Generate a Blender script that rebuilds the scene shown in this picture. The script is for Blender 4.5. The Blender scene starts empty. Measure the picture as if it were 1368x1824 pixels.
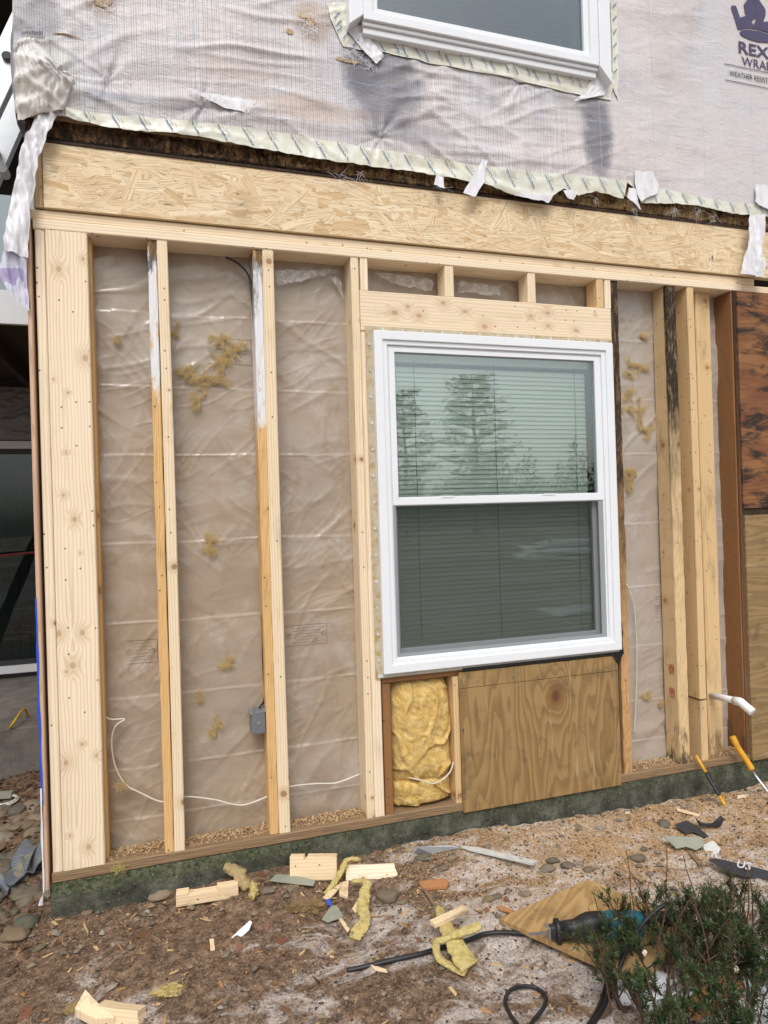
import bpy, bmesh, math, random
import numpy as np
from mathutils import Vector, Matrix, Euler
S = bpy.context.scene
COL = S.collection
R = math.radians
random.seed(7)
RNG = np.random.default_rng(11)

# ------------------------------------------------------------------ camera
F_PX, YAW, PITCH, ROLL, CD, CH = 1200.0, 0.3060, 0.0028, -0.0303, 2.7238, 1.3109
def cam_axes():
    cy, sy, cp, sp = math.cos(YAW), math.sin(YAW), math.cos(PITCH), math.sin(PITCH)
    f = Vector((sy*cp, cy*cp, sp)); r0 = Vector((cy, -sy, 0)); u0 = r0.cross(f)
    r = r0*math.cos(ROLL) + u0*math.sin(ROLL); u = -r0*math.sin(ROLL) + u0*math.cos(ROLL)
    return r, u, f
CR, CU, CF = cam_axes()
cam = bpy.data.objects.new('camera', bpy.data.cameras.new('camera')); COL.objects.link(cam)
cam.matrix_world = Matrix(((CR.x, CU.x, -CF.x, 0), (CR.y, CU.y, -CF.y, -CD), (CR.z, CU.z, -CF.z, CH), (0, 0, 0, 1)))
cam.data.sensor_fit = 'VERTICAL'; cam.data.sensor_height = 36; cam.data.lens = F_PX/1824*36
cam.data.clip_start = .05; cam.data.clip_end = 500
S.camera = cam
# ------------------------------------------------------------------ light
w = bpy.data.worlds.new("World"); S.world = w; w.use_nodes = True
nt = w.node_tree; nt.nodes.clear()
sky = nt.nodes.new('ShaderNodeTexSky'); sky.sky_type = 'NISHITA'; sky.sun_disc = False
SUN_EL, SUN_AZ = R(52), R(200)
sky.sun_elevation = SUN_EL; sky.sun_rotation = SUN_AZ; sky.dust_density = 4; sky.air_density = 1.2
hs = nt.nodes.new('ShaderNodeHueSaturation'); hs.inputs['Saturation'].default_value = .3
bg = nt.nodes.new('ShaderNodeBackground'); bg.inputs['Strength'].default_value = .15
wo = nt.nodes.new('ShaderNodeOutputWorld')
nt.links.new(sky.outputs[0], hs.inputs['Color']); nt.links.new(hs.outputs[0], bg.inputs[0]); nt.links.new(bg.outputs[0], wo.inputs[0])
sl = bpy.data.lights.new('sun', 'SUN'); sl.energy = 1.3; sl.angle = R(25); sl.color = (1, .97, .93)
so = bpy.data.objects.new('sun', sl); COL.objects.link(so)
sd = Vector((math.sin(SUN_AZ)*math.cos(SUN_EL), math.cos(SUN_AZ)*math.cos(SUN_EL), math.sin(SUN_EL)))
so.rotation_euler = sd.to_track_quat('Z', 'Y').to_euler()
S.view_settings.view_transform = 'Standard'; S.view_settings.look = 'None'
S.view_settings.exposure = 0.08; S.view_settings.gamma = 1

# ------------------------------------------------------------------ maths helpers
def ray(px, py):
    return CR*((px-684)/F_PX) - CU*((py-912)/F_PX) + CF
def W(px, py, Y=0.):
    """point of the plane y=Y that the photograph shows at that pixel -> (x, z)"""
    d = ray(px, py); t = (Y+CD)/d.y
    return t*d.x, CH+t*d.z
def WV(px, py, Y=0.):
    x, z = W(px, py, Y); return Vector((x, Y, z))
_PT = RNG.random((256, 256))*2*np.pi
def perlin(x, y, seed=0):
    x = np.asarray(x, float)+seed*17.3; y = np.asarray(y, float)+seed*9.1
    xi = np.floor(x).astype(int); yi = np.floor(y).astype(int); xf = x-xi; yf = y-yi
    def g(ix, iy, dx, dy):
        a = _PT[ix % 256, iy % 256]; return np.cos(a)*dx+np.sin(a)*dy
    u = xf*xf*xf*(xf*(xf*6-15)+10); v = yf*yf*yf*(yf*(yf*6-15)+10)
    a = g(xi, yi, xf, yf)*(1-u)+g(xi+1, yi, xf-1, yf)*u
    b = g(xi, yi+1, xf, yf-1)*(1-u)+g(xi+1, yi+1, xf-1, yf-1)*u
    return (a*(1-v)+b*v)*1.5
def fbm(x, y, o=4, seed=0):
    s = 0; a = 1; f = 1
    for i in range(o):
        s = s+a*perlin(np.asarray(x)*f, np.asarray(y)*f, seed+i*3); a *= .5; f *= 2.03
    return s
def sstep(x, a, b):
    t = np.clip((np.asarray(x, float)-a)/(b-a), 0, 1); return t*t*(3-2*t)
# ground level: front edge of the wall's foundation sits in it
def gbase(x, y):
    x = np.asarray(x, float); y = np.asarray(y, float)
    z = -0.122+.012*np.sin(x*1.7+.4)
    z = z-.03*sstep(x, -.3, -.9)-.035*sstep(-y, .5, 4)
    z = z+.03*np.exp(-((x-1.9)/1.2)**2-((y+.15)/.18)**2)
    z = z+.022*fbm(x*1.9, y*1.9, 3, 4)
    return z
def gh(x, y):
    return gbase(x, y)+.0075*fbm(np.asarray(x)*14, np.asarray(y)*14, 3, 9)*sstep(8-np.hypot(x, y), 0, 3)
def G(px, py, dz=0.):
    d = ray(px, py); z = -.13
    for i in range(6):
        t = (z-CH)/d.z; x = t*d.x; y = -CD+t*d.y; z = float(gh(x, y))+dz
    return Vector((x, y, z))

# ------------------------------------------------------------------ object helpers
class MB:
    def __init__(s): s.v = []; s.f = []; s.uv = []
    def add(s, vs, fs):
        b = len(s.v); s.v += [tuple(v) for v in vs]; s.f += [tuple(i+b for i in f) for f in fs]; return b
    def box(s, x0, x1, y0, y1, z0, z1):
        s.add([(x0,y0,z0),(x1,y0,z0),(x1,y1,z0),(x0,y1,z0),(x0,y0,z1),(x1,y0,z1),(x1,y1,z1),(x0,y1,z1)],
              [(0,3,2,1),(4,5,6,7),(0,1,5,4),(1,2,6,5),(2,3,7,6),(3,0,4,7)])
    def obox(s, c, ax, ay, az):
        c = Vector(c); vs = [c+ax*i+ay*j+az*k for k in (-1,1) for (i,j) in ((-1,-1),(1,-1),(1,1),(-1,1))]
        s.add(vs, [(0,3,2,1),(4,5,6,7),(0,1,5,4),(1,2,6,5),(2,3,7,6),(3,0,4,7)])
    def prism(s, pts, y0, y1):
        """polygon in x,z extruded from y0 (front) to y1"""
        n = len(pts); s.add([(p[0], y0, p[1]) for p in pts]+[(p[0], y1, p[1]) for p in pts],
              [tuple(range(n)), tuple(range(2*n-1, n-1, -1))]+[((i+1) % n, i, n+i, n+(i+1) % n) for i in range(n)])
    def tube(s, pts, r, n=8, cap=True, flat=1.0):
        pts = [Vector(p) for p in pts]; m = len(pts)
        rs = r if hasattr(r, '__len__') else [r]*m
        t = (pts[1]-pts[0]).normalized(); up = Vector((0,0,1)) if abs(t.z) < .9 else Vector((1,0,0))
        a = t.cross(up).normalized(); b0 = len(s.v); k = 0
        for i in range(m):
            t = (pts[min(i+1,m-1)]-pts[max(i-1,0)])
            t = t.normalized() if t.length > 1e-9 else Vector((0,0,1))
            a = (a-t*a.dot(t)); a = a.normalized() if a.length > 1e-6 else t.orthogonal().normalized()
            b = t.cross(a)
            for j in range(n):
                q = 2*math.pi*j/n; s.v.append(tuple(pts[i]+a*(math.cos(q)*rs[i])+b*(math.sin(q)*rs[i]*flat)))
        for i in range(m-1):
            for j in range(n):
                j2 = (j+1) % n; s.f.append((b0+i*n+j, b0+i*n+j2, b0+(i+1)*n+j2, b0+(i+1)*n+j))
        if cap:
            s.f.append(tuple(b0+j for j in range(n-1,-1,-1))); s.f.append(tuple(b0+(m-1)*n+j for j in range(n)))
    def ring(s, x0, x1, z0, z1, w, y0, y1):
        """mitred rectangular frame; w = (left, right, bottom, top) bar widths"""
        l, r, b, t = w if hasattr(w, '__len__') else (w,)*4
        o = [(x0,z0),(x1,z0),(x1,z1),(x0,z1)]; i = [(x0+l,z0+b),(x1-r,z0+b),(x1-r,z1-t),(x0+l,z1-t)]
        vs = [(p[0],y,p[1]) for y in (y0,y1) for p in o+i]
        fs = []
        for k in range(4):
            k2 = (k+1) % 4
            fs += [(k,k2,4+k2,4+k), (8+k,12+k,12+k2,8+k2), (k,8+k,8+k2,k2), (4+k,4+k2,12+k2,12+k)]
        s.add(vs, fs)
    def build(s, name, mat, parent=None, smooth=False, origin=None, bevel=0, uv=None):
        me = bpy.data.meshes.new(name)
        off = Vector(origin) if origin is not None else None
        vs = s.v if off is None else [(v[0]-off.x, v[1]-off.y, v[2]-off.z) for v in s.v]
        me.from_pydata(vs, [], s.f); me.update()
        if s.uv:
            l = me.uv_layers.new(name='UVMap'); l.data.foreach_set('uv', [c for p in s.uv for c in p])
        if mat: me.materials.append(mat)
        if smooth: me.polygons.foreach_set('use_smooth', [True]*len(me.polygons))
        return link(name, me, parent, off, bevel)
def link(name, me, parent=None, off=None, bevel=0):
    o = bpy.data.objects.new(name, me); COL.objects.link(o)
    o.location = off if off is not None else (0,0,0)
    if parent is not None:
        o.parent = parent; wl = parent.matrix_world.translation if False else WL[parent.name]
        o.location = o.location-wl
    WL[o.name] = (Vector(off) if off is not None else Vector((0,0,0)))
    if bevel:
        b = o.modifiers.new('b', 'BEVEL'); b.width = bevel; b.segments = 2; b.limit_method = 'ANGLE'; b.angle_limit = R(40)
    return o
WL = {}
def empty(name, loc, label, cat, group=None, kind=None):
    o = bpy.data.objects.new(name, None); COL.objects.link(o); o.location = loc; WL[o.name] = Vector(loc)
    o.empty_display_size = .1
    return tag(o, label, cat, group, kind)
def tag(o, label=None, cat=None, group=None, kind=None):
    if label: o['label'] = label
    if cat: o['category'] = cat
    if group: o['group'] = group
    if kind: o['kind'] = kind
    return o
def grid(name, X, Y, Z, mat, parent=None, keep=None, origin=None, kind=None):
    """X,Y,Z: 2-D arrays of world coordinates; keep: mask of the faces that stay"""
    n, m = X.shape; me = bpy.data.meshes.new(name)
    off = Vector(origin) if origin is not None else Vector((0,0,0))
    co = np.stack([X-off.x, Y-off.y, Z-off.z], -1).reshape(-1, 3)
    idx = np.arange(n*m).reshape(n, m)
    q = np.stack([idx[:-1,:-1], idx[:-1,1:], idx[1:,1:], idx[1:,:-1]], -1)
    q = q[keep] if keep is not None else q.reshape(-1, 4)
    if keep is not None:
        used = np.unique(q); mp = np.zeros(n*m, int); mp[used] = np.arange(len(used)); co = co[used]; q = mp[q]
    me.vertices.add(len(co)); me.vertices.foreach_set('co', co.ravel().astype('f'))
    me.loops.add(q.size); me.loops.foreach_set('vertex_index', q.ravel().astype('i'))
    me.polygons.add(len(q)); me.polygons.foreach_set('loop_start', np.arange(0, q.size, 4, dtype='i'))
    me.polygons.foreach_set('loop_total', np.full(len(q), 4, 'i'))
    me.update(calc_edges=True); me.validate()
    me.polygons.foreach_set('use_smooth', [True]*len(me.polygons))
    if mat: me.materials.append(mat)
    return link(name, me, parent, off if origin is not None else None)
def board(name, parent, x0, x1, y0, y1, z0, z1, mat, axis='z', rough=0., seg=.06, ch=.0036, seed=None, bow=0.):
    """a length of lumber: own origin at its middle, length along its local z"""
    c = Vector(((x0+x1)/2, (y0+y1)/2, (z0+z1)/2))
    if axis == 'z': a, b, L = (x1-x0)/2, (y1-y0)/2, z1-z0
    else: a, b, L = (z1-z0)/2, (y1-y0)/2, x1-x0
    rnd = random.Random(seed if seed is not None else name+str(x0))
    n = max(2, int(L/seg)); ch = min(ch, a*.4, b*.4)
    sec = [(-a+ch,-b),(a-ch,-b),(a,-b+ch),(a,b-ch),(a-ch,b),(-a+ch,b),(-a,b-ch),(-a,-b+ch)]
    if rough:                     # finer front face so that it can be eaten away
        k = 5; sec = [(-a+ch+(2*a-2*ch)*i/k, -b) for i in range(k+1)]+sec[2:]
    M = len(sec); m = MB(); so_ = rnd.random()*50
    for i in range(n+1):
        z = -L/2+L*i/n; bw = bow*math.cos(math.pi*(i/n-.5))
        for j, (p, q) in enumerate(sec):
            dx = dy = 0
            if rough:
                dx = rough*float(perlin(i*.45+so_, j*.6+3))*.6; dy = rough*float(perlin(i*.5+so_, j*.8+9))
                if q < -b*.5: dy = abs(dy)*1.6
                else: dy = 0; dx *= .3
            m.v.append((p+dx+bw, q+dy, z))
    for i in range(n):
        for j in range(M):
            j2 = (j+1) % M; m.f.append((i*M+j, i*M+j2, (i+1)*M+j2, (i+1)*M+j))
    m.f.append(tuple(range(M-1,-1,-1))); m.f.append(tuple(n*M+j for j in range(M)))
    me = bpy.data.meshes.new(name); me.from_pydata(m.v, [], m.f); me.update(); me.materials.append(mat)
    o = link(name, me, parent, c)
    if axis == 'x': o.rotation_euler = (0, math.pi/2, 0)
    return o

# ------------------------------------------------------------------ node helpers
class T:
    def __init__(s, name):
        s.m = bpy.data.materials.new(name); s.m.use_nodes = True; s.t = s.m.node_tree; s.t.nodes.clear(); s._c = None
    def n(s, k, **p):
        x = s.t.nodes.new(k)
        for a, b in p.items(): setattr(x, a, b)
        return x
    def put(s, sock, v):
        if isinstance(v, bpy.types.NodeSocket): s.t.links.new(v, sock)
        elif v is not None:
            if hasattr(v, '__len__') and len(v) == 3 and sock.type == 'RGBA': v = (*v, 1)
            sock.default_value = v
    def co(s, kind='Object'):
        if not s._c: s._c = s.n('ShaderNodeTexCoord')
        return s._c.outputs[kind]
    def rnd(s): return s.n('ShaderNodeObjectInfo').outputs['Random']
    def math(s, op, a, b=None, c=None, clamp=False):
        x = s.n('ShaderNodeMath', operation=op, use_clamp=clamp); s.put(x.inputs[0], a)
        if b is not None: s.put(x.inputs[1], b)
        if c is not None: s.put(x.inputs[2], c)
        return x.outputs[0]
    def vm(s, op, a, b=None, sc=None):
        x = s.n('ShaderNodeVectorMath', operation=op); s.put(x.inputs[0], a)
        if b is not None: s.put(x.inputs[1], b)
        if sc is not None: s.put(x.inputs['Scale'], sc)
        return x.outputs['Value'] if op in ('LENGTH', 'DISTANCE', 'DOT_PRODUCT') else x.outputs[0]
    def map(s, v, sc=(1,1,1), loc=(0,0,0), rot=(0,0,0)):
        x = s.n('ShaderNodeMapping'); s.put(x.inputs[0], v); x.inputs['Scale'].default_value = sc
        s.put(x.inputs['Location'], loc); x.inputs['Rotation'].default_value = rot; return x.outputs[0]
    def noise(s, v, sc=5, d=3, r=.55, dist=0, col=False):
        x = s.n('ShaderNodeTexNoise'); s.put(x.inputs['Vector'], v); x.inputs['Scale'].default_value = sc
        x.inputs['Detail'].default_value = d; x.inputs['Roughness'].default_value = r; x.inputs['Distortion'].default_value = dist
        return x.outputs['Color' if col else 'Fac']
    def vor(s, v, sc=5, f='F1', dim='3D', rnd=1., out='Distance'):
        x = s.n('ShaderNodeTexVoronoi', feature=f, voronoi_dimensions=dim); s.put(x.inputs['Vector'], v)
        x.inputs['Scale'].default_value = sc; x.inputs['Randomness'].default_value = rnd
        return x if out is None else x.outputs[out]
    def sep(s, v):
        x = s.n('ShaderNodeSeparateXYZ'); s.put(x.inputs[0], v); return x.outputs
    def comb(s, x=0, y=0, z=0):
        c = s.n('ShaderNodeCombineXYZ'); s.put(c.inputs[0], x); s.put(c.inputs[1], y); s.put(c.inputs[2], z); return c.outputs[0]
    def sm(s, v, a, b, lo=0., hi=1.):
        x = s.n('ShaderNodeMapRange', interpolation_type='SMOOTHSTEP'); s.put(x.inputs[0], v)
        for i, q in enumerate((a, b, lo, hi)): s.put(x.inputs[1+i], q)
        return x.outputs[0]
    def mix(s, f, a, b, mode='MIX'):
        x = s.n('ShaderNodeMix', data_type='RGBA', blend_type=mode); s.put(x.inputs[0], f); s.put(x.inputs[6], a); s.put(x.inputs[7], b)
        return x.outputs[2]
    def ramp(s, f, st, interp='LINEAR'):
        x = s.n('ShaderNodeValToRGB'); x.color_ramp.interpolation = interp; s.put(x.inputs[0], f); e = x.color_ramp.elements
        while len(e) < len(st): e.new(.5)
        for q, (p, c) in zip(e, st): q.position = p; q.color = (*c, 1) if len(c) == 3 else c
        return x.outputs[0]
    def blob(s, x, z, cx, cz, rx, rz, wob=None, k=.6):
        """soft patch round (cx,cz), 1 inside"""
        a = s.math('DIVIDE', s.math('SUBTRACT', x, cx), rx); b = s.math('DIVIDE', s.math('SUBTRACT', z, cz), rz)
        d = s.math('ADD', s.math('MULTIPLY', a, a), s.math('MULTIPLY', b, b))
        if wob is not None: d = s.math('ADD', d, wob)
        return s.sm(d, 1.25, 1.25-1.2*k)
    def bump(s, h, st=.3, d=.01, nrm=None):
        x = s.n('ShaderNodeBump'); s.put(x.inputs['Height'], h); x.inputs['Strength'].default_value = st; x.inputs['Distance'].default_value = d
        if nrm is not None: s.put(x.inputs['Normal'], nrm)
        return x.outputs[0]
    def out(s, col, rough=.6, metal=0., spec=.5, nrm=None, alpha=None, coat=0, trans=0, sss=0, sheen=0):
        p = s.n('ShaderNodeBsdfPrincipled'); o = s.n('ShaderNodeOutputMaterial')
        s.put(p.inputs['Base Color'], col); s.put(p.inputs['Roughness'], rough); s.put(p.inputs['Metallic'], metal)
        s.put(p.inputs['Specular IOR Level'], spec); s.put(p.inputs['Coat Weight'], coat); s.put(p.inputs['Sheen Weight'], sheen)
        if nrm is not None: s.put(p.inputs['Normal'], nrm)
        if alpha is not None: s.put(p.inputs['Alpha'], alpha)
        s.t.links.new(p.outputs[0], o.inputs[0]); s.p = p; return s.m

def wood(name, c1, c2, knotc=(.30,.15,.06), knots=.45, fine=95., grime=.15, ringmix=.55, rot=None, paint=None, pith=(.05,.07), spec=.3, rough=.65, front=False, zw=.8, fixed=None, foot=None, gray=None, marks=.5):
    t = T(name); rn = t.rnd(); p0 = t.co()
    offs = t.comb(t.math('MULTIPLY', rn, 0.031), t.math('MULTIPLY', rn, -.027), t.math('MULTIPLY', rn, 91.7))
    p = t.vm('ADD', p0, offs); x, y, z = t.sep(p)
    # knots sit in (across, along) space
    uv = t.comb(t.math('ADD', x, t.math('MULTIPLY', y, 1.0)), z, t.math('MULTIPLY', rn, 13.))
    vk = t.vor(uv, 6.5, dim='2D', out=None); kd = vk.outputs['Distance']
    kc = t.sep(vk.outputs['Color'])[0]; on = t.math('GREATER_THAN', kc, 1-knots)
    rsz = t.math('MULTIPLY_ADD', t.math('POWER', t.sep(vk.outputs['Color'])[1], 2.), .075, .018)
    kw = t.math('ADD', kd, t.math('MULTIPLY', t.math('SUBTRACT', t.noise(p, 60, 2), .5), .03))
    kn = t.math('MULTIPLY', t.sm(t.math('DIVIDE', kw, rsz), 1.1, .8), on)
    halo = t.math('MULTIPLY', t.sm(t.math('DIVIDE', kw, rsz), 3.6, .6), on)
    if fixed:                    # knots at known places of this board: (local x, local z, radius)
        gx, _, gz = t.sep(p0); wb = t.math('MULTIPLY', t.math('SUBTRACT', t.noise(p0, 55, 3), .5), .35); dm = None
        for (kx, kz, kr) in fixed:
            a_ = t.math('DIVIDE', t.math('SUBTRACT', gx, kx), kr); b_ = t.math('DIVIDE', t.math('SUBTRACT', gz, kz), kr*1.35)
            q_ = t.math('SQRT', t.math('ADD', t.math('MULTIPLY', a_, a_), t.math('MULTIPLY', b_, b_))); dm = q_ if dm is None else t.math('MINIMUM', dm, q_)
        dm = t.math('ADD', dm, wb); kn = t.math('MAXIMUM', kn, t.sm(dm, 1.15, .75)); halo = t.math('MAXIMUM', halo, t.sm(dm, 5., .6)); kw = t.math('MULTIPLY', dm, .05)
    nz = t.noise(t.map(p, (5,5,zw)), 1.0, 3, .5, col=True)
    wv = t.vm('SCALE', t.vm('SUBTRACT', nz, (.5,.5,.5)), sc=.05); wx, wy, wz = t.sep(wv)
    px_ = t.math('ADD', t.math('ADD', x, wx), pith[0]); py_ = t.math('ADD', t.math('ADD', y, wy), pith[1])
    rr = t.math('SQRT', t.math('ADD', t.math('MULTIPLY', px_, px_), t.math('MULTIPLY', py_, py_)))
    rr = t.math('ADD', rr, t.math('MULTIPLY', halo, .018))
    fr = t.math('FRACT', t.math('MULTIPLY', rr, fine))
    late = t.math('MULTIPLY', t.sm(fr, .35, .9), t.sm(fr, 1.0, .93))
    fib = t.noise(t.map(p, (260,260,9)), 1., 2, .6)
    blot = t.noise(t.map(p, (9,9,2.2)), 1., 4, .6)
    f = t.math('MULTIPLY', late, ringmix); f = t.math('ADD', f, t.math('MULTIPLY', t.math('SUBTRACT', fib, .5), .5))
    f = t.math('ADD', f, t.math('MULTIPLY', t.math('SUBTRACT', blot, .5), .55), clamp=True)
    c = t.mix(f, c1, c2)
    c = t.mix(t.math('MULTIPLY', halo, .45), c, t.mix(.5, c2, knotc))
    kr = t.math('FRACT', t.math('MULTIPLY', kw, 70)); c = t.mix(t.math('MULTIPLY', kn, t.math('MULTIPLY_ADD', kr, .3, .65)), c, knotc)
    if marks:                    # nail holes and scuffs
        vm_ = t.vor(uv, 21, dim='2D', out=None)
        mk_ = t.math('MULTIPLY', t.sm(vm_.outputs['Distance'], .085, .055), t.math('GREATER_THAN', t.sep(vm_.outputs['Color'])[0], 1-.28*marks))
        c = t.mix(t.math('MULTIPLY', mk_, .85), c, (.05,.03,.02))
    g = t.sm(t.noise(t.map(p, (14,14,4)), 1., 5, .65), .52, .8)
    c = t.mix(t.math('MULTIPLY', g, grime*2), c, (.16,.11,.07))
    if gray is not None: c = t.mix(gray, c, (.27,.25,.22))
    bh = t.math('ADD', t.math('MULTIPLY', late, .25), fib); rg = rough; bd = .0012
    X0, Y0, Z0 = t.sep(p0)
    wob = t.math('MULTIPLY', t.math('SUBTRACT', t.noise(t.map(p, (16,16,4)), 1., 5, .7), .5), 1.)
    if paint is not None:        # white primer left on the upper part: (z from, z to, amount)
        za, zb = paint
        m = t.math('MULTIPLY', t.sm(t.math('ADD', Z0, t.math('MULTIPLY', wob, .6)), za-.05, za+.02), t.sm(t.math('ADD', Z0, t.math('MULTIPLY', wob, .3)), zb+.02, zb-.02))
        m = t.math('MULTIPLY', m, t.sm(t.noise(t.map(p, (50,50,10)), 1., 4, .7), .66, .52))
        c = t.mix(m, c, (.74,.75,.77))
    if rot is not None:          # (z where rot starts, amount, softness)
        rz, amt, so2 = rot
        q = t.math('ADD', Z0, t.math('MULTIPLY', wob, 1.3))
        m = t.math('MULTIPLY', t.sm(q, rz-so2, rz+so2), amt)
        if front: m = t.math('MULTIPLY', m, t.sm(t.math('ADD', Y0, t.math('MULTIPLY', wob, .03)), -.030, -.040))
        rn2 = t.noise(t.map(p, (75,75,14)), 1., 5, .75)
        m2 = t.math('MULTIPLY', m, t.sm(rn2, .30, .62, .55, 1.))
        rc = t.ramp(rn2, [(0.34,(.008,.006,.006)),(.54,(.022,.015,.011)),(.64,(.09,.05,.025)),(.78,(.32,.22,.13))])
        c = t.mix(m2, c, rc); bh = t.math('ADD', bh, t.math('MULTIPLY', t.math('MULTIPLY', m, rn2), 5)); rg = .8
    if foot is not None:         # damp stained foot
        m = t.math('MULTIPLY', t.sm(t.math('ADD', Z0, t.math('MULTIPLY', wob, 1.)), -1.00, -1.16), foot); m = t.math('MULTIPLY', m, t.sm(t.noise(t.map(p, (30,30,9)), 1., 4, .7), .35, .58))
        c = t.mix(m, c, (.05,.028,.016))
    return t.out(c, rg, nrm=t.bump(bh, .5, bd), spec=spec)

PINE1, PINE2 = (.83,.69,.49), (.62,.43,.25)
M = {}
M['pine'] = wood('pine', PINE1, PINE2, knots=.38)
M['pine_b'] = wood('pine_pale', (.86,.73,.55), (.68,.51,.33), knots=.3, grime=.12, pith=(.02,.11))
M['pine_face'] = wood('pine_wide_board', (.87,.74,.55), (.66,.48,.30), knots=.0, fine=85, grime=.08, pith=(.012,.035), ringmix=.6, zw=1.5, knotc=(.50,.33,.19), fixed=[(W(px_,py_)[0]-(W(80,407)[0]+W(155,417)[0])/2, W(px_,py_)[1]-1.215, r_) for px_, py_, r_ in ((105,480,.009),(148,462,.006),(152,638,.010),(121,700,.004),(96,676,.003),(118,806,.004),(133,925,.008),(113,882,.005),(147,1127,.008),(105,1128,.009),(130,1185,.010),(119,1196,.005),(146,1325,.005),(118,1358,.008),(158,1508,.008),(125,1488,.004),(172,1345,.006),(143,985,.003))])
HC = ((W(669,1455)[0]+W(1088,575)[0])/2, (W(645,590)[1]+W(643,517)[1])/2)
M['pine_hdr'] = wood('pine_header', (.82,.69,.50), (.64,.46,.29), knots=0, fine=75, grime=.2, knotc=(.50,.31,.20), pith=(.01,.05), fixed=[(-(W(px_,py_)[1]-HC[1]), W(px_,py_)[0]-HC[0], r_) for px_, py_, r_ in ((703,557,.010),(726,546,.007),(746,563,.010),(789,540,.009),(828,555,.008),(863,582,.011),(945,563,.008),(975,558,.009),(976,581,.007),(1025,589,.008),(1060,562,.004))])
M['pine_grey'] = wood('pine_weathered', (.52,.38,.22), (.38,.25,.13), knots=.3, grime=.5)
M['old'] = wood('old_fir', (.70,.44,.19), (.50,.28,.10), knots=.2, grime=.22, fine=130, ringmix=.4, marks=.9)
M['old_rotA'] = wood('old_fir_rot_a', (.72,.46,.20), (.50,.28,.10), knots=.2, grime=.2, fine=130, ringmix=.4, paint=(W(285,668)[1]-1.215,1.12), rot=(W(270,462)[1]-1.215,.9,.03), marks=.9)
M['old_rotB'] = wood('old_fir_rot_b', (.70,.45,.20), (.50,.28,.10), knots=.25, grime=.25, fine=130, ringmix=.4, paint=(W(470,755)[1]-1.215,1.12), rot=(W(458,500)[1]-1.215,.85,.10), marks=.9)
M['rot_full'] = wood('rotten_fir', (.46,.27,.12), (.30,.16,.07), knots=.2, grime=.6, rot=(.05,1.,.5))
M['rot_trim'] = wood('rotten_fir_trimmer', (.55,.33,.15), (.36,.19,.08), knots=.2, grime=.5, rot=(-.15,1.1,.7))
M['mid'] = wood('sound_old_pine', (.70,.50,.27), (.52,.34,.16), knots=.3, foot=.6, grime=.35, fine=110, marks=.8)
M['mid_rot'] = wood('old_pine_rotten_front', (.68,.50,.28), (.52,.35,.18), knots=.2, grime=.3, rot=(.30,1.15,.5), front=True, foot=.95)
M['brown'] = wood('red_brown_fir', (.29,.14,.055), (.18,.08,.03), knots=.25, foot=.6, grime=.4, fine=120, ringmix=.4, marks=1.)
M['brown_d'] = wood('dark_brown_fir_edge', (.16,.085,.04), (.07,.035,.02), knots=.1, grime=.7, rot=(.2,1.,1.2))
M['sill'] = wood('sill_plate', (.27,.18,.10), (.15,.095,.055), knots=.4, grime=.8, fine=120, marks=.9)
M['edge_ply'] = wood('sheathing_edge', (.62,.42,.29), (.42,.25,.16), knots=0, grime=.3, fine=260)
M['scrap'] = wood('scrap_pine', (.80,.63,.41), (.60,.40,.21), knots=.2, grime=.5, ringmix=.4)
M['scrap_d'] = wood('scrap_red_cedar', (.48,.23,.10), (.30,.13,.05), knots=.1, grime=.3)

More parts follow.
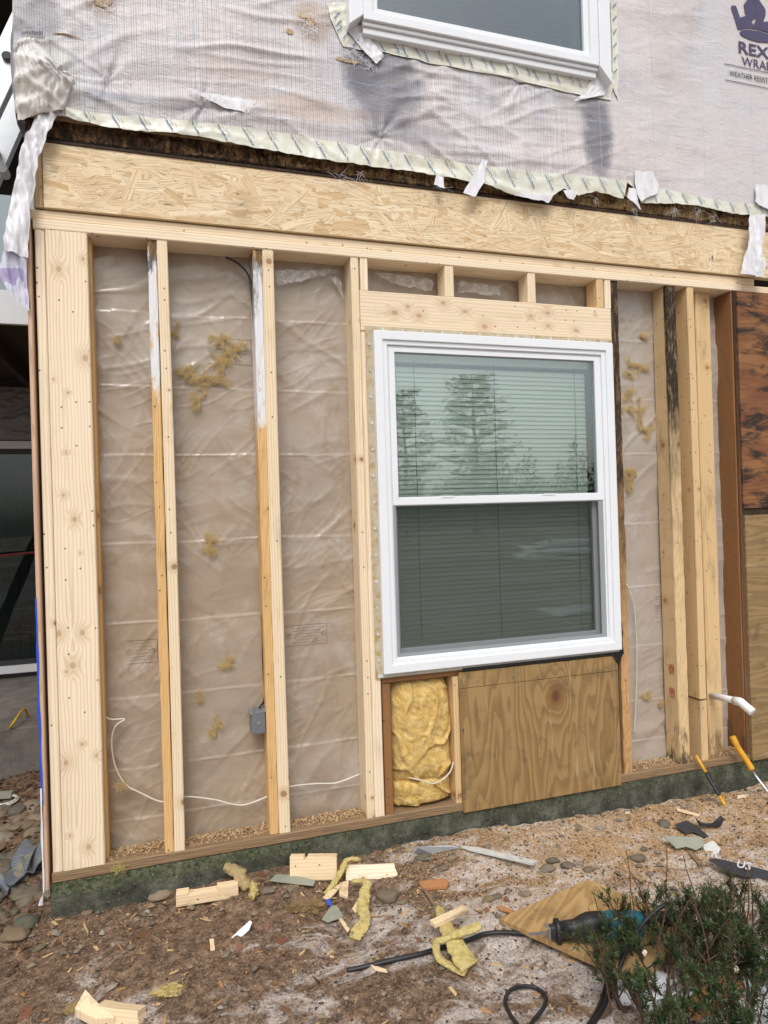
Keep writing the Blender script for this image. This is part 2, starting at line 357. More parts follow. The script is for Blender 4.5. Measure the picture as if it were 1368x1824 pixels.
def plywood(name, c1, c2, knot=None, stains=None, horiz=False, flat=None):
    t = T(name); p = t.co(); x, y, z = t.sep(p)
    a, b = (z, x) if horiz else (x, z)
    if flat is not None:
        q_ = t.map(p, rot=(0, 0, flat)); a, b, _ = t.sep(q_)
        pv = t.comb(a, 0, b)
    else: pv = t.comb(a, y, b)
    dkn = None
    if knot:
        kx, kz, kr = knot
        dx = t.math('DIVIDE', t.math('SUBTRACT', x, kx), kr); dz = t.math('DIVIDE', t.math('SUBTRACT', z, kz), kr*1.25)
        dkn = t.math('SQRT', t.math('ADD', t.math('MULTIPLY', dx, dx), t.math('MULTIPLY', dz, dz)))
    n1 = t.noise(t.map(pv, (5.5,5.5,.8)), 1., 3, .45)
    h = t.math('MULTIPLY', n1, 15.)
    if dkn is not None: h = t.math('ADD', h, t.math('MULTIPLY', t.math('POWER', 2.718, t.math('MULTIPLY', dkn, -.55)), 7.))
    fr = t.math('FRACT', h); late = t.math('MULTIPLY', t.sm(fr, .1, .85), t.sm(fr, 1., .92))
    fib = t.noise(t.map(pv, (320,320,7)), 1., 2, .6); bl = t.noise(t.map(pv, (6,6,2)), 1., 4, .6)
    f = t.math('ADD', t.math('MULTIPLY', late, .75), t.math('ADD', t.math('MULTIPLY', t.math('SUBTRACT', fib, .5), 1.), t.math('MULTIPLY', t.math('SUBTRACT', bl, .5), .7)), clamp=True)
    c = t.mix(f, c1, c2)
    if dkn is not None:
        w_ = t.math('ADD', dkn, t.math('MULTIPLY', t.math('SUBTRACT', t.noise(p, 50, 3), .5), .3))
        c = t.mix(t.sm(w_, 1.9, .8), c, t.mix(t.math('FRACT', t.math('MULTIPLY', w_, 4.)), (.30,.17,.06), (.16,.07,.03)))
        c = t.mix(t.sm(w_, .8, .3), c, (.14,.05,.025))
    ch = t.vor(t.comb(t.math('MULTIPLY', a, 1.), 0, t.math('MULTIPLY', b, .5)), 17, dim='3D', out=None)
    c = t.mix(t.math('MULTIPLY', t.math('MULTIPLY', t.sm(ch.outputs['Distance'], .09, .05), t.math('GREATER_THAN', t.sep(ch.outputs['Color'])[0], .75)), .8), c, (.05,.03,.015))
    if stains == 'burnt':
        s1 = t.noise(t.map(p, (2.2,2.2,7)), 1.5, 7, .72, .25); s2 = t.noise(t.map(p, (2,2,6)), 1.6, 5, .6, .2)
        c = t.mix(t.math('MULTIPLY', t.sm(s2, .44, .60), .75), c, (.18,.062,.03))
        c = t.mix(t.math('MULTIPLY', t.sm(s1, .47, .60), .95), c, (.022,.016,.014))
    else:
        s1 = t.noise(p, 7, 6, .7); c = t.mix(t.math('MULTIPLY', t.sm(s1, .5, .75), .7), c, (.07,.05,.03)); s3 = t.noise(t.map(pv, (30,30,2)), 1., 4, .7); c = t.mix(t.math('MULTIPLY', t.sm(s3, .6, .72), .55), c, (.50,.40,.25))
    return t.out(c, .62, nrm=t.bump(t.math('ADD', t.math('MULTIPLY', late, .5), fib), .5, .0012), spec=.35)
KX, KZ = W(990, 1240, -.012)
M['ply_win'] = plywood('plywood_under_window', (.345,.222,.092), (.215,.128,.050), knot=(KX, KZ, .035))
M['ply_right'] = plywood('plywood_khaki', (.31,.21,.095), (.20,.13,.06), horiz=True)
M['ply_burnt'] = plywood('plywood_rotten', (.28,.13,.05), (.16,.07,.03), stains='burnt', horiz=True)
M['ply_floor'] = plywood('plywood_offcut', (.46,.30,.13), (.29,.17,.07), flat=R(52))

def simple(name, c, rough=.5, metal=0, noise=.15, sc=20, spec=.5, bump=.1, dirt=None, dsc=6., dthr=.55):
    t = T(name); n_ = t.noise(t.co(), sc, 4, .6); c2 = tuple(q*(1-noise*2) for q in c)
    col = t.mix(n_, tuple(min(1, q*(1+noise*.5)) for q in c), c2)
    if dirt: col = t.mix(t.sm(t.noise(t.co(), dsc, 5, .65), dthr, dthr+.18), col, dirt)
    return t.out(col, rough, metal, spec, nrm=t.bump(n_, bump, .003))
M['vinyl'] = simple('white_vinyl', (.80,.83,.87), .35, noise=.03, bump=.02, sc=9, dirt=(.60,.60,.59), dsc=9, dthr=.64)
M['vinyl_d'] = simple('grey_vinyl_track', (.32,.34,.36), .45, noise=.1)
M['gasket'] = simple('dark_gasket', (.03,.03,.035), .6)
M['fin'] = simple('nail_fin', (.58,.50,.36), .6, noise=.22, sc=40, bump=.5, dirt=(.40,.27,.10), dsc=22, dthr=.48)
M['fin_w'] = simple('nail_fin_white', (.66,.66,.62), .5, noise=.2, sc=40, bump=.3, dirt=(.25,.22,.17), dsc=25, dthr=.56)
M['flash_blk'] = simple('black_flashing', (.012,.012,.014), .35, noise=.3, bump=.6, sc=60)
M['steel'] = simple('steel', (.55,.56,.58), .35, .9, .1)
M['alu'] = simple('aluminium', (.52,.54,.56), .45, .6, .08, sc=30, dirt=(.4,.4,.4), dsc=30, dthr=.6)
M['black_rub'] = simple('black_rubber', (.018,.018,.02), .55, noise=.3, sc=60, bump=.4, dirt=(.10,.085,.07), dsc=25, dthr=.55)
M['cord'] = simple('black_cord', (.016,.016,.018), .5, noise=.2, dirt=(.12,.10,.08), dsc=15, dthr=.62)
M['teal'] = simple('teal_plastic', (.015,.16,.22), .4, noise=.1)
M['yel'] = simple('yellow_handle', (.72,.36,.02), .4, noise=.12, sc=40, dirt=(.22,.12,.03), dsc=40, dthr=.6)
M['yel_cord'] = simple('yellow_cord', (.55,.36,.03), .5, noise=.1)
M['red'] = simple('dark_red', (.16,.01,.01), .4)
M['white_cable'] = simple('white_cable', (.68,.64,.54), .45, noise=.08)
M['pvc'] = simple('white_pvc', (.80,.80,.78), .3, noise=.05, sc=12, dirt=(.45,.37,.22), dsc=10, dthr=.6)
M['greybox'] = simple('grey_box', (.16,.17,.18), .5, noise=.1, bump=.2)
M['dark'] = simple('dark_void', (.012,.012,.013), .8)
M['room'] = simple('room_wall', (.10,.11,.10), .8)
M['paper'] = simple('white_paper_wrap', (.78,.78,.82), .45, noise=.06, sc=30, bump=.4, dirt=(.55,.54,.6), dsc=9, dthr=.56)
M['blue'] = simple('blue_film', (.02,.10,.62), .4, noise=.15, bump=.3)
M['siding'] = simple('blue_grey_siding', (.30,.37,.40), .5, noise=.05)
M['fascia'] = simple('white_fascia', (.66,.68,.70), .5, noise=.05)
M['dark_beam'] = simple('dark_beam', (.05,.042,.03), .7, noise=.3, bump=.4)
M['slate'] = simple('grey_siding_scrap', (.33,.34,.28), .5, noise=.15, bump=.3)
M['felt'] = simple('black_felt', (.045,.047,.055), .5, noise=.3, bump=.5, sc=60)
M['print'] = simple('purple_print', (.085,.075,.16), .55, noise=.25, sc=60, bump=.1)
M['print_blk'] = simple('black_print', (.05,.05,.07), .6)
M['print_blue'] = simple('blue_print', (.05,.16,.36), .6)
M['print_red'] = simple('red_print', (.45,.05,.03), .6)
M['print_grey'] = simple('grey_print', (.12,.11,.12), .6)
M['bark'] = simple('bark', (.11,.065,.04), .8, noise=.35, sc=50, bump=.6)
M['snow'] = simple('snow', (.80,.82,.86), .5, noise=.06, sc=30, bump=.5, dirt=(.5,.46,.40), dsc=14, dthr=.62)
M['white_print'] = simple('white_print', (.7,.72,.75), .5, noise=.2, sc=50)
# ------------------------------------------------------------------ surface materials of the place
def m_osb():
    t = T('osb_flakes'); g = t.n('ShaderNodeNewGeometry'); rn = g.outputs['Random Per Island']
    uv = t.co('UV'); x, y, z = t.sep(uv)
    p = t.comb(t.math('ADD', x, t.math('MULTIPLY', rn, 50)), t.math('ADD', y, t.math('MULTIPLY', rn, 31)), rn)
    fib = t.noise(t.map(p, (6,260,1)), 1., 3, .6); bl = t.noise(t.map(p, (12,30,1)), 1., 3, .6)
    c = t.ramp(rn, [(0,(.74,.57,.36)),(.25,(.83,.68,.46)),(.5,(.76,.60,.39)),(.72,(.86,.73,.52)),(.95,(.62,.43,.23)),(1,(.79,.63,.42))])
    c = t.mix(t.math('MULTIPLY', t.sm(fib, .46, .66), .75), c, (.44,.28,.12))
    c = t.mix(t.math('MULTIPLY', t.sm(bl, .55, .8), .35), c, (.42,.27,.12))
    w_ = t.noise(t.co(), 5, 4, .6); c = t.mix(t.math('MULTIPLY', t.sm(w_, .55, .75), .3), c, (.30,.22,.13))
    return t.out(c, .6, nrm=t.bump(fib, .4, .001), spec=.3)
M['osb'] = m_osb()

GZ = 2.9
def m_wrap():
    t = T('house_wrap'); p = t.co(); x, y, z = t.sep(p)
    big = t.noise(p, 1.6, 4, .6); mid = t.noise(t.map(p, (1,1,1)), 7, 5, .65)
    c = t.mix(t.sm(big, .38, .62), (.655,.61,.61), (.60,.59,.62))
    c = t.mix(t.math('MULTIPLY', t.sm(mid, .45, .75), .5), c, (.58,.50,.48))
    wob = t.math('MULTIPLY', t.math('SUBTRACT', t.noise(p, 5, 6, .72), .5), 2.2)
    def bl(px, py, rx, rz, k=.9):
        cx, cz = W(px, py, -.035); return t.blob(x, z, cx, cz, rx, rz, wob, k)
    def add(c, m, col, a): return t.mix(t.math('MULTIPLY', m, a), c, col)
    for (px, py, rx, rz, a) in ((690,150,.20,.24,.82),(1062,240,.09,.24,.85),(640,125,.09,.12,.75),(60,40,.10,.25,.55),(730,235,.22,.06,.5),(300,185,.25,.03,.45),(180,170,.12,.03,.45),(1020,180,.12,.05,.35)):
        c = add(c, bl(px, py, rx, rz), (.15,.15,.18), a)
    for (px, py, rx, rz, a) in ((560,40,.09,.10,.7),(555,195,.28,.055,.55),(420,120,.25,.06,.3),(180,10,.06,.05,.7),(1190,60,.2,.3,.12),(330,150,.3,.1,.2)):
        c = add(c, bl(px, py, rx, rz), (.42,.30,.22), a)
    c = add(c, bl(85, 140, .12, .14, .5), (.55,.54,.50), .7)
    # woven ribs, strong on the left, fading to the right
    rx_ = t.math('ADD', x, t.math('MULTIPLY', t.math('SUBTRACT', t.noise(t.map(p, (30,1,1.2)), 1., 3, .6), .5), .006))
    rib = t.math('SINE', t.math('MULTIPLY', rx_, 2*math.pi/.0085))
    fade = t.sm(x, 1.6, 2.4, 1., .18); thr = t.noise(t.map(p, (120,1,3)), 1., 2, .6)
    ribm = t.math('MULTIPLY', t.sm(rib, .45, .95), t.math('MULTIPLY', fade, t.sm(thr, .36, .58)))
    c = t.mix(t.math('MULTIPLY', ribm, .62), c, (.15,.15,.19))
    zz = t.math('ADD', z, t.math('MULTIPLY', t.math('SUBTRACT', mid, .5), .01))
    # printed faint blue ruling every foot or so
    for (sock, per, ph) in ((x, .305, .06), (zz, .215, .0)):
        l = t.math('ABSOLUTE', t.math('SUBTRACT', t.math('FRACT', t.math('ADD', t.math('DIVIDE', sock, per), ph)), .5))
        c = t.mix(t.math('MULTIPLY', t.sm(l, .016, .006), t.math('MULTIPLY', t.sm(mid, .4, .6), .4)), c, (.30,.42,.56))
    sp = t.noise(p, 45, 4, .75); c = t.mix(t.math('MULTIPLY', t.sm(sp, .66, .76), .35), c, (.2,.17,.15))
    wr = t.noise(t.map(p, (14,14,34), rot=(0,.25,0)), 1., 5, .65, .8)
    h = t.math('ADD', t.math('MULTIPLY', rib, .10), t.math('MULTIPLY', wr, 1.5))
    return t.out(c, .42, nrm=t.bump(h, .55, .006), spec=.45)
M['wrap'] = m_wrap()
def m_tape():
    t = T('seam_tape'); p = t.co(); n = t.noise(p, 18, 4, .65); n2 = t.noise(t.map(p, (5,5,60)), 1., 3, .6)
    c = t.mix(t.sm(n, .35, .7), (.73,.74,.67), (.64,.63,.50)); c = t.mix(t.math('MULTIPLY', t.sm(n2, .55, .75), .4), c, (.36,.37,.30))
    return t.out(c, .3, nrm=t.bump(t.noise(p, 50, 4, .7), .5, .003), spec=.5)
M['tape'] = m_tape()
def m_poly():
    t = T('poly_sheet'); p = t.co(); x, y, z = t.sep(p)
    b1 = t.noise(p, 1.7, 4, .6); b2 = t.noise(p, 6, 5, .65)
    c = t.mix(t.sm(b1, .35, .65), (.375,.295,.215), (.365,.305,.245)); c = t.mix(t.math('MULTIPLY', t.sm(b2, .45, .75), .45), c, (.28,.21,.15))
    c = t.mix(t.sm(z, 1.4, 2.4, 0, .3), c, (.36,.32,.28))
    c = t.mix(t.math('MULTIPLY', t.sm(x, 1.9, 2.2), .6), c, (.44,.39,.35))
    st = t.noise(p, 11, 5, .7); c = t.mix(t.math('MULTIPLY', t.sm(st, .60, .74), .35), c, (.30,.21,.08))
    sp = t.vor(p, 60, out='Distance'); gate = t.noise(p, 9, 2); c = t.mix(t.math('MULTIPLY', t.sm(sp, .12, .06), t.sm(gate, .58, .64)), c, (.55,.45,.33))
    fog = t.noise(p, 4.5, 5, .7, .5); c = t.mix(t.math('MULTIPLY', t.sm(fog, .48, .72), .5), c, (.52,.48,.45))
    wr = t.noise(t.map(p, (5,5,8), rot=(0,.6,0)), 1., 4, .55, .5); fine = t.noise(p, 55, 3, .6)
    return t.out(c, .29, nrm=t.bump(t.math('ADD', wr, t.math('MULTIPLY', fine, .05)), .45, .012), spec=.55, coat=.3)
M['poly'] = m_poly()
def m_concrete():
    t = T('mossy_concrete'); p = t.vm('ADD', t.co(), (2.2,.1,-.42)); x, y, z = t.sep(p)
    n = t.noise(p, 9, 6, .7); c = t.ramp(n, [(.34,(.022,.024,.019)),(.5,(.068,.072,.054)),(.68,(.16,.16,.125))])
    up = t.sm(t.math('ADD', z, t.math('MULTIPLY', t.math('SUBTRACT', t.noise(p, 12, 5, .7), .5), .16)), -.085, -.02)
    side = t.sm(x, .9, -.2, .35, 1.)
    c = t.mix(t.math('MULTIPLY', t.math('MULTIPLY', up, side), .85), c, t.mix(t.sm(t.noise(p, 45, 4, .7), .35, .65), (.035,.055,.015), (.16,.165,.10)))
    pits = t.noise(p, 90, 3, .7); c = t.mix(t.math('MULTIPLY', t.sm(pits, .62, .7), .7), c, (.3,.29,.27)); c = t.mix(t.sm(pits, .38, .32), c, (.012,.012,.01))
    return t.out(c, .8, nrm=t.bump(t.math('ADD', n, pits), .8, .006), spec=.25)
M['concrete'] = m_concrete()
def m_slab():
    t = T('patio_concrete'); p = t.co(); n = t.noise(p, 6, 6, .7); k = t.noise(p, 40, 3, .7)
    c = t.ramp(n, [(.3,(.10,.09,.08)),(.6,(.20,.18,.16))]); c = t.mix(t.sm(k, .6, .7), c, (.05,.045,.04))
    return t.out(c, .85, nrm=t.bump(k, .5, .004), spec=.2)
M['slab'] = m_slab()
def m_ground():
    t = T('dirt_ground'); p = t.co(); x, y, z = t.sep(p)
    a = t.noise(p, 3.2, 6, .65); b = t.noise(p, 26, 5, .7); c_ = t.noise(p, 120, 4, .75)
    c = t.ramp(b, [(.28,(.035,.022,.013)),(.46,(.13,.078,.046)),(.60,(.235,.152,.095)),(.78,(.38,.27,.18))])
    c = t.mix(t.math('MULTIPLY', t.sm(c_, .5, .72), .7), c, (.50,.40,.31)); c = t.mix(t.math('MULTIPLY', t.sm(c_, .45, .3), .7), c, (.03,.018,.012))
    # sawdust along the right of the wall
    sw = t.math('MULTIPLY', t.sm(x, .7, 1.7), t.sm(t.math('ADD', y, t.math('MULTIPLY', t.math('SUBTRACT', a, .5), .6)), -.75, -.25))
    c = t.mix(t.math('MULTIPLY', sw, t.sm(c_, .36, .58, .15, .85)), c, (.52,.34,.185))
    # frost and thin ice, most of it to the right
    fr = t.math('ADD', t.noise(t.map(p, (1,1.6,1)), 3.6, 6, .72, .6), t.sm(x, .0, 1.4, -.02, .11)); fr = t.math('ADD', fr, t.sm(y, -.15, -.8, -.05, .035))
    fm = t.math('MULTIPLY', t.sm(fr, .50, .66), t.sm(c_, .33, .6, .35, 1.))
    near = t.sm(t.vm('LENGTH', p), 3.5, 7, 1., 0.)
    c = t.mix(t.math('MULTIPLY', t.math('MULTIPLY', fm, .86), near), c, (.66,.60,.56))
    far = t.noise(p, .35, 4, .6); c = t.mix(t.math('MULTIPLY', t.math('SUBTRACT', 1, near), t.sm(far, .40, .70, 0., .45)), c, (.55,.57,.55))
    rgh = t.sm(fm, 0, 1, .85, .5)
    return t.out(c, rgh, nrm=t.bump(t.math('ADD', b, t.math('MULTIPLY', c_, .6)), .9, .010), spec=.3)
M['ground'] = m_ground()
def m_stone():
    t = T('stone'); p = t.co(); rn = t.rnd(); g = t.n('ShaderNodeNewGeometry').outputs['Random Per Island']
    r2 = t.math('FRACT', t.math('ADD', rn, t.math('MULTIPLY', g, 7.3)))
    c = t.ramp(r2, [(0,(.12,.115,.085)),(.25,(.24,.17,.10)),(.45,(.13,.12,.10)),(.65,(.28,.21,.14)),(.8,(.16,.13,.08)),(1,(.34,.29,.24))])
    n = t.noise(p, 30, 5, .7); c = t.mix(t.math('MULTIPLY', t.sm(n, .5, .75), .6), c, (.07,.05,.03)); c = t.mix(t.math('MULTIPLY', t.sm(n, .45, .3), .3), c, (.38,.34,.28))
    return t.out(c, .65, nrm=t.bump(n, .6, .004), spec=.3)
M['stone'] = m_stone()
def m_chips(name, st, rough=.7):
    t = T(name); g = t.n('ShaderNodeNewGeometry').outputs['Random Per Island']; n = t.noise(t.co(), 200, 2)
    c = t.ramp(g, st); c = t.mix(t.math('MULTIPLY', n, .4), c, (.1,.06,.03)); return t.out(c, rough, spec=.25)
M['chips'] = m_chips('wood_chips', [(0,(.62,.40,.18)),(.3,(.70,.50,.28)),(.5,(.42,.22,.09)),(.7,(.55,.33,.15)),(.88,(.25,.13,.06)),(1,(.75,.62,.42))])
M['dust'] = m_chips('sawdust', [(0,(.55,.36,.18)),(.4,(.62,.44,.25)),(.7,(.30,.18,.09)),(1,(.72,.56,.36))])
M['debris'] = m_chips('dark_debris', [(0,(.05,.03,.02)),(.4,(.12,.07,.04)),(.7,(.03,.02,.015)),(1,(.22,.13,.07))])
M['leaf'] = m_chips('dead_leaf', [(0,(.20,.08,.05)),(.5,(.28,.14,.09)),(1,(.14,.07,.04))], .5)
def m_wool(name, c1, c2, c3, sc=1., sss=0):
    t = T(name); p = t.co(); n = t.noise(p, 22*sc, 6, .7, 1.6); f = t.noise(t.map(p, (1,1,2.5), rot=(0,.7,0)), 90*sc, 4, .75, 2.5)
    c = t.ramp(n, [(.3, c3), (.5, c1), (.7, c2)]); c = t.mix(t.math('MULTIPLY', t.sm(f, .5, .75), .5), c, tuple(min(1, q*1.35) for q in c2)); c = t.mix(t.math('MULTIPLY', t.sm(f, .42, .28), .5), c, c3)
    m_ = t.out(c, .9, nrm=t.bump(t.math('ADD', t.math('MULTIPLY', n, 2), f), .9, .008), spec=.1, sheen=.1)
    if sss:                      # loose fibres let light through
        tl = t.n('ShaderNodeBsdfTranslucent'); t.put(tl.inputs[0], c); mx = t.n('ShaderNodeMixShader'); mx.inputs[0].default_value = sss
        o = [q for q in t.t.nodes if q.type == 'OUTPUT_MATERIAL'][0]; t.t.links.new(t.p.outputs[0], mx.inputs[1]); t.t.links.new(tl.outputs[0], mx.inputs[2]); t.t.links.new(mx.outputs[0], o.inputs[0])
    return m_
M['batt'] = m_wool('insulation_batt', (.80,.54,.18), (.89,.70,.34), (.58,.33,.06), .6)
M['wool_y'] = m_wool('insulation_scrap_yellow', (.80,.63,.22), (.90,.79,.42), (.58,.42,.11), 1.5)
M['wool_t'] = m_wool('insulation_tuft', (.97,.78,.42), (.98,.88,.60), (.85,.62,.28), 2, .45)
M['wool_b'] = m_wool('insulation_tuft_brown', (.62,.44,.22), (.72,.54,.32), (.40,.25,.10), 2, .4)
def m_rotstrip():
    t = T('rotten_rim'); p = t.co(); x, y, z = t.sep(p); n = t.noise(t.map(p, (16,16,9)), 1., 6, .78, .8); v = t.noise(t.map(p, (60,60,14)), 1., 4, .7)
    tone = t.math('ADD', n, t.sm(x, -.1, 1.6, .0, .17)); tone = t.math('ADD', tone, t.sm(z, 2.728, 2.742, -.25, 0.))
    c = t.ramp(tone, [(.34,(.012,.008,.006)),(.46,(.06,.035,.02)),(.56,(.26,.15,.07)),(.72,(.60,.42,.22))])
    c = t.mix(t.math('MULTIPLY', t.sm(v, .5, .62), .8), c, (.02,.013,.009))
    return t.out(c, .7, nrm=t.bump(t.math('ADD', n, v), 1., .02), spec=.3)
M['rotrim'] = m_rotstrip()
def m_blind():
    t = T('blind_slats'); return t.out((.84,.86,.81), .45, spec=.4)
M['blind'] = m_blind()
def m_glass(name, tint, fac, screen=0.):
    t = T(name); tr = t.n('ShaderNodeBsdfTransparent'); t.put(tr.inputs[0], tint)
    gl = t.n('ShaderNodeBsdfGlossy'); gl.inputs['Roughness'].default_value = .0; t.put(gl.inputs[0], (.93,.98,1.))
    t.put(gl.inputs['Normal'], t.bump(t.noise(t.co(), 2.2, 2, .5), .05, .02))
    lw = t.n('ShaderNodeLayerWeight'); lw.inputs[0].default_value = .25
    f = t.math('ADD', t.math('MULTIPLY', lw.outputs['Fresnel'], .8), fac, clamp=True)
    mx = t.n('ShaderNodeMixShader'); t.put(mx.inputs[0], f); t.t.links.new(tr.outputs[0], mx.inputs[1]); t.t.links.new(gl.outputs[0], mx.inputs[2])
    o = t.n('ShaderNodeOutputMaterial'); t.t.links.new(mx.outputs[0], o.inputs[0]); return t.m
M['glass'] = m_glass('window_glass', (.925,.975,.947), .165)
M['glass_dark'] = m_glass('door_glass', (.5,.6,.6), .03)
def m_screen():
    t = T('insect_screen'); tr = t.n('ShaderNodeBsdfTransparent'); t.put(tr.inputs[0], (1,1,1)); d = t.n('ShaderNodeBsdfDiffuse'); t.put(d.inputs[0], (.05,.055,.05))
    mx = t.n('ShaderNodeMixShader'); mx.inputs[0].default_value = .50; t.t.links.new(tr.outputs[0], mx.inputs[1]); t.t.links.new(d.outputs[0], mx.inputs[2])
    o = t.n('ShaderNodeOutputMaterial'); t.t.links.new(mx.outputs[0], o.inputs[0]); return t.m
M['screen'] = m_screen()
def m_needle(name, a, b):
    t = T(name); g = t.n('ShaderNodeNewGeometry').outputs['Random Per Island']; n = t.noise(t.co(), 7, 3)
    c = t.mix(t.math('FRACT', t.math('ADD', g, n)), a, b); return t.out(c, .45, spec=.35)
M['needle'] = m_needle('yew_needles', (.012,.030,.010), (.060,.095,.028))
M['pine_needle'] = m_needle('pine_needles', (.02,.035,.02), (.05,.075,.045))

# ------------------------------------------------------------------ ground
xs = np.concatenate([np.linspace(-60, -3.2, 40), np.arange(-3.15, -1.2, .03), np.arange(-1.2, 3.7, .0075), np.linspace(3.75, 60, 50)])
ys = np.concatenate([np.linspace(-90, -1.9, 60), np.arange(-1.86, .02, .0075), np.arange(.05, 3.6, .03), np.linspace(3.7, 40, 16)])
GX, GY = np.meshgrid(xs, ys)
gr = grid('ground', GX, GY, gh(GX, GY), M['ground']); tag(gr, 'brown dirt yard with frost patches and sawdust below the wall', kind='structure')

# ------------------------------------------------------------------ lower wall
XL = W(62, 1000)[0]-.006          # left edge of the corner stud
XR = W(1342, 1345)[0]             # right edge of the last stud
lw = empty('framed_wall', (0, .06, 0), 'ground floor wall stripped to its timber studs, white window in it, standing on the mossy concrete', 'wall')
def zx(px, py, Y=0.): return W(px, py, Y)[0]
ZT = 2.392
XEND = zx(1320, 512)
board('bottom_plate', lw, -.452, 5., -.004, .14, 0, .038, M['sill'], 'x', rough=.002)
board('top_plate', lw, -.452, XEND, -.004, .14, ZT, ZT+.038, M['pine_b'], 'x', seed=3)
board('top_plate', lw, -.462, zx(1345, 505), .007, .14, ZT+.0400, ZT+.0765, M['pine'], 'x', seed=5)
board('top_plate', lw, XEND+.003, 5., .004, .14, ZT, ZT+.038, M['pine'], 'x', seed=6)
# vertical lumber
def vb(name, x0, x1, y0=0, y1=.09, mat='pine', z0=.038, z1=ZT, label=None, **k):
    o = board(name, lw, x0, x1, y0, y1, z0+.0005, z1-.0005, M[mat], **k)
    if label: o['label'] = label
    return o
a = W(80, 407)[0]; b = W(155, 417)[0]
vb('stud', -.448, a-.002, 0, .088, 'pine_b', label='pale narrow corner stud')
vb('corner_board', a, b, -.004, .034, 'pine_face', label='wide pale knotty corner board')
vb('stud', b-.028, b+.010, .036, .112, 'old', label='old orange stud behind the wide corner board')
x0, x1, x2 = zx(262, 435), zx(279, 435), zx(298, 430)
vb('stud', x0, x1-.001, .004, .108, 'old_rotA', rough=.003, label='old orange stud with white paint and rot at its top, left one')
vb('stud', x1, x2, 0, .108, 'pine', label='new pale stud beside the left old stud', bow=.003)
x0, x1, x2 = zx(450, 450), zx(467, 450), zx(487, 448)
vb('stud', x0, x1-.001, .004, .108, 'old_rotB', rough=.003, label='old orange stud with peeling white paint beside the black cable')
vb('stud', x1, x2, 0, .108, 'pine', label='new pale stud beside the painted stud', bow=-.003)
xk = zx(656, 1455); xk1 = zx(669, 1455); xj = zx(686, 1455)
vb('stud', xk-.004, xk1-.001, 0, .11, 'pine', label='king stud left of the window')
ZH0 = W(645, 590)[1]; ZH1 = W(643, 517)[1]
vb('stud', xk1, xj, .001, .11, 'pine_b', z1=ZH0, label='jack stud carrying the header')
XH1 = zx(1088, 575)
board('header', lw, xk1, XH1, -.002, .075, ZH0+.001, ZH1, M['pine_hdr'], 'x', seed=9)
for i, (pa, pb) in enumerate((((641, 655)), (792, 808), (940, 954), (1063, 1075), (1077, 1088))):
    yy = 470+(pa-641)*.08
    q = vb('cripple_stud', zx(pa, yy)+(.001 if i == 0 else 0), zx(pb, yy), .0, .09, ['pine_b','pine','pine','mid','pine_b'][i], z0=ZH1+.0005)
# under the window
ZWB = W(750, 1207)[1]
xo = zx(686, 1400)+.002
vb('stud', xo, zx(701, 1400), .004, .10, 'brown', z1=ZWB-.012, label='short brown stud left of the insulation')
vb('stud', zx(810, 1330), zx(821, 1330), .0, .10, 'mid', z1=ZWB-.012, label='short stud right of the insulation')
board('rough_sill', lw, xo, zx(1100, 1180), .01, .10, ZWB-.011, ZWB+.022, M['brown'], 'x')
# insulation batt
bx0, bx1 = zx(701, 1330)+.002, zx(812, 1330)-.002
def pillow(z0, z1, sd, bulge, sag=0.):
    uu, vv = np.meshgrid(np.linspace(0, 1, 110), np.linspace(0, 1, 150)); a_, b_ = 2*uu-1, 2*vv-1
    k = np.clip(1-np.abs(a_)**5, 0, 1)**.45*np.clip(1-np.abs(b_)**5, 0, 1)**.45
    X = bx0+(bx1-bx0)*(.5+(uu-.5)*(1-.10*np.abs(b_)**4)); Z = z0+(z1-z0)*vv+.012*perlin(uu*4, vv*0, sd)*(np.abs(b_)**6)
    d = .098-bulge*k+(.013*fbm(X*7, Z*5, 3, sd)+.010*np.abs(fbm(X*17+Z*7, Z*11, 4, sd+4))-.016*np.exp(-(perlin(X*6+Z*3, Z*5-X*2, sd+9)/.07)**2))*np.minimum(k*2, 1)
    return grid('insulation_batt', X, np.maximum(d, -.006), Z, M['batt'], lw)
zc_ = W(760, 1391, .02)[1]
pillow(zc_-.012, ZWB-.012, 3, .100); pillow(.040, zc_+.010, 8, .085)
# plywood below the window
pl, pr = zx(821, 1330, -.012), zx(1104, 1300, -.012); pzt = W(960, 1183, -.012)[1]; pzs = W(960, 1211, -.012)[1]
m = MB(); m.prism([(pl, pzs-.001), (pr, pzs-.001), (pr+.002, -.004), (pl+.004, -.004)], -.012, -.001)
m.build('plywood_panel', M['ply_win'], lw, bevel=.0015)
m = MB(); m.prism([(pl+.001, pzs+.001), (pl+.001, pzt), (pr, pzt), (pr, pzs+.001)], -.0115, -.001); m.build('plywood_strip', M['ply_win'], lw, bevel=.0015)
m = MB()
for i in range(26):
    px = random.uniform(835, 1095); py = random.uniform(1180, 1225); x, z = W(px, py, -.012)
    if i < 12: x = random.choice((pl+.012, pr-.012)); z = random.uniform(.02, pzt)
    m.tube([(x, -.0125, z), (x, -.0145, z)], .0035, 8)
m.build('nail_heads', M['steel'], lw)
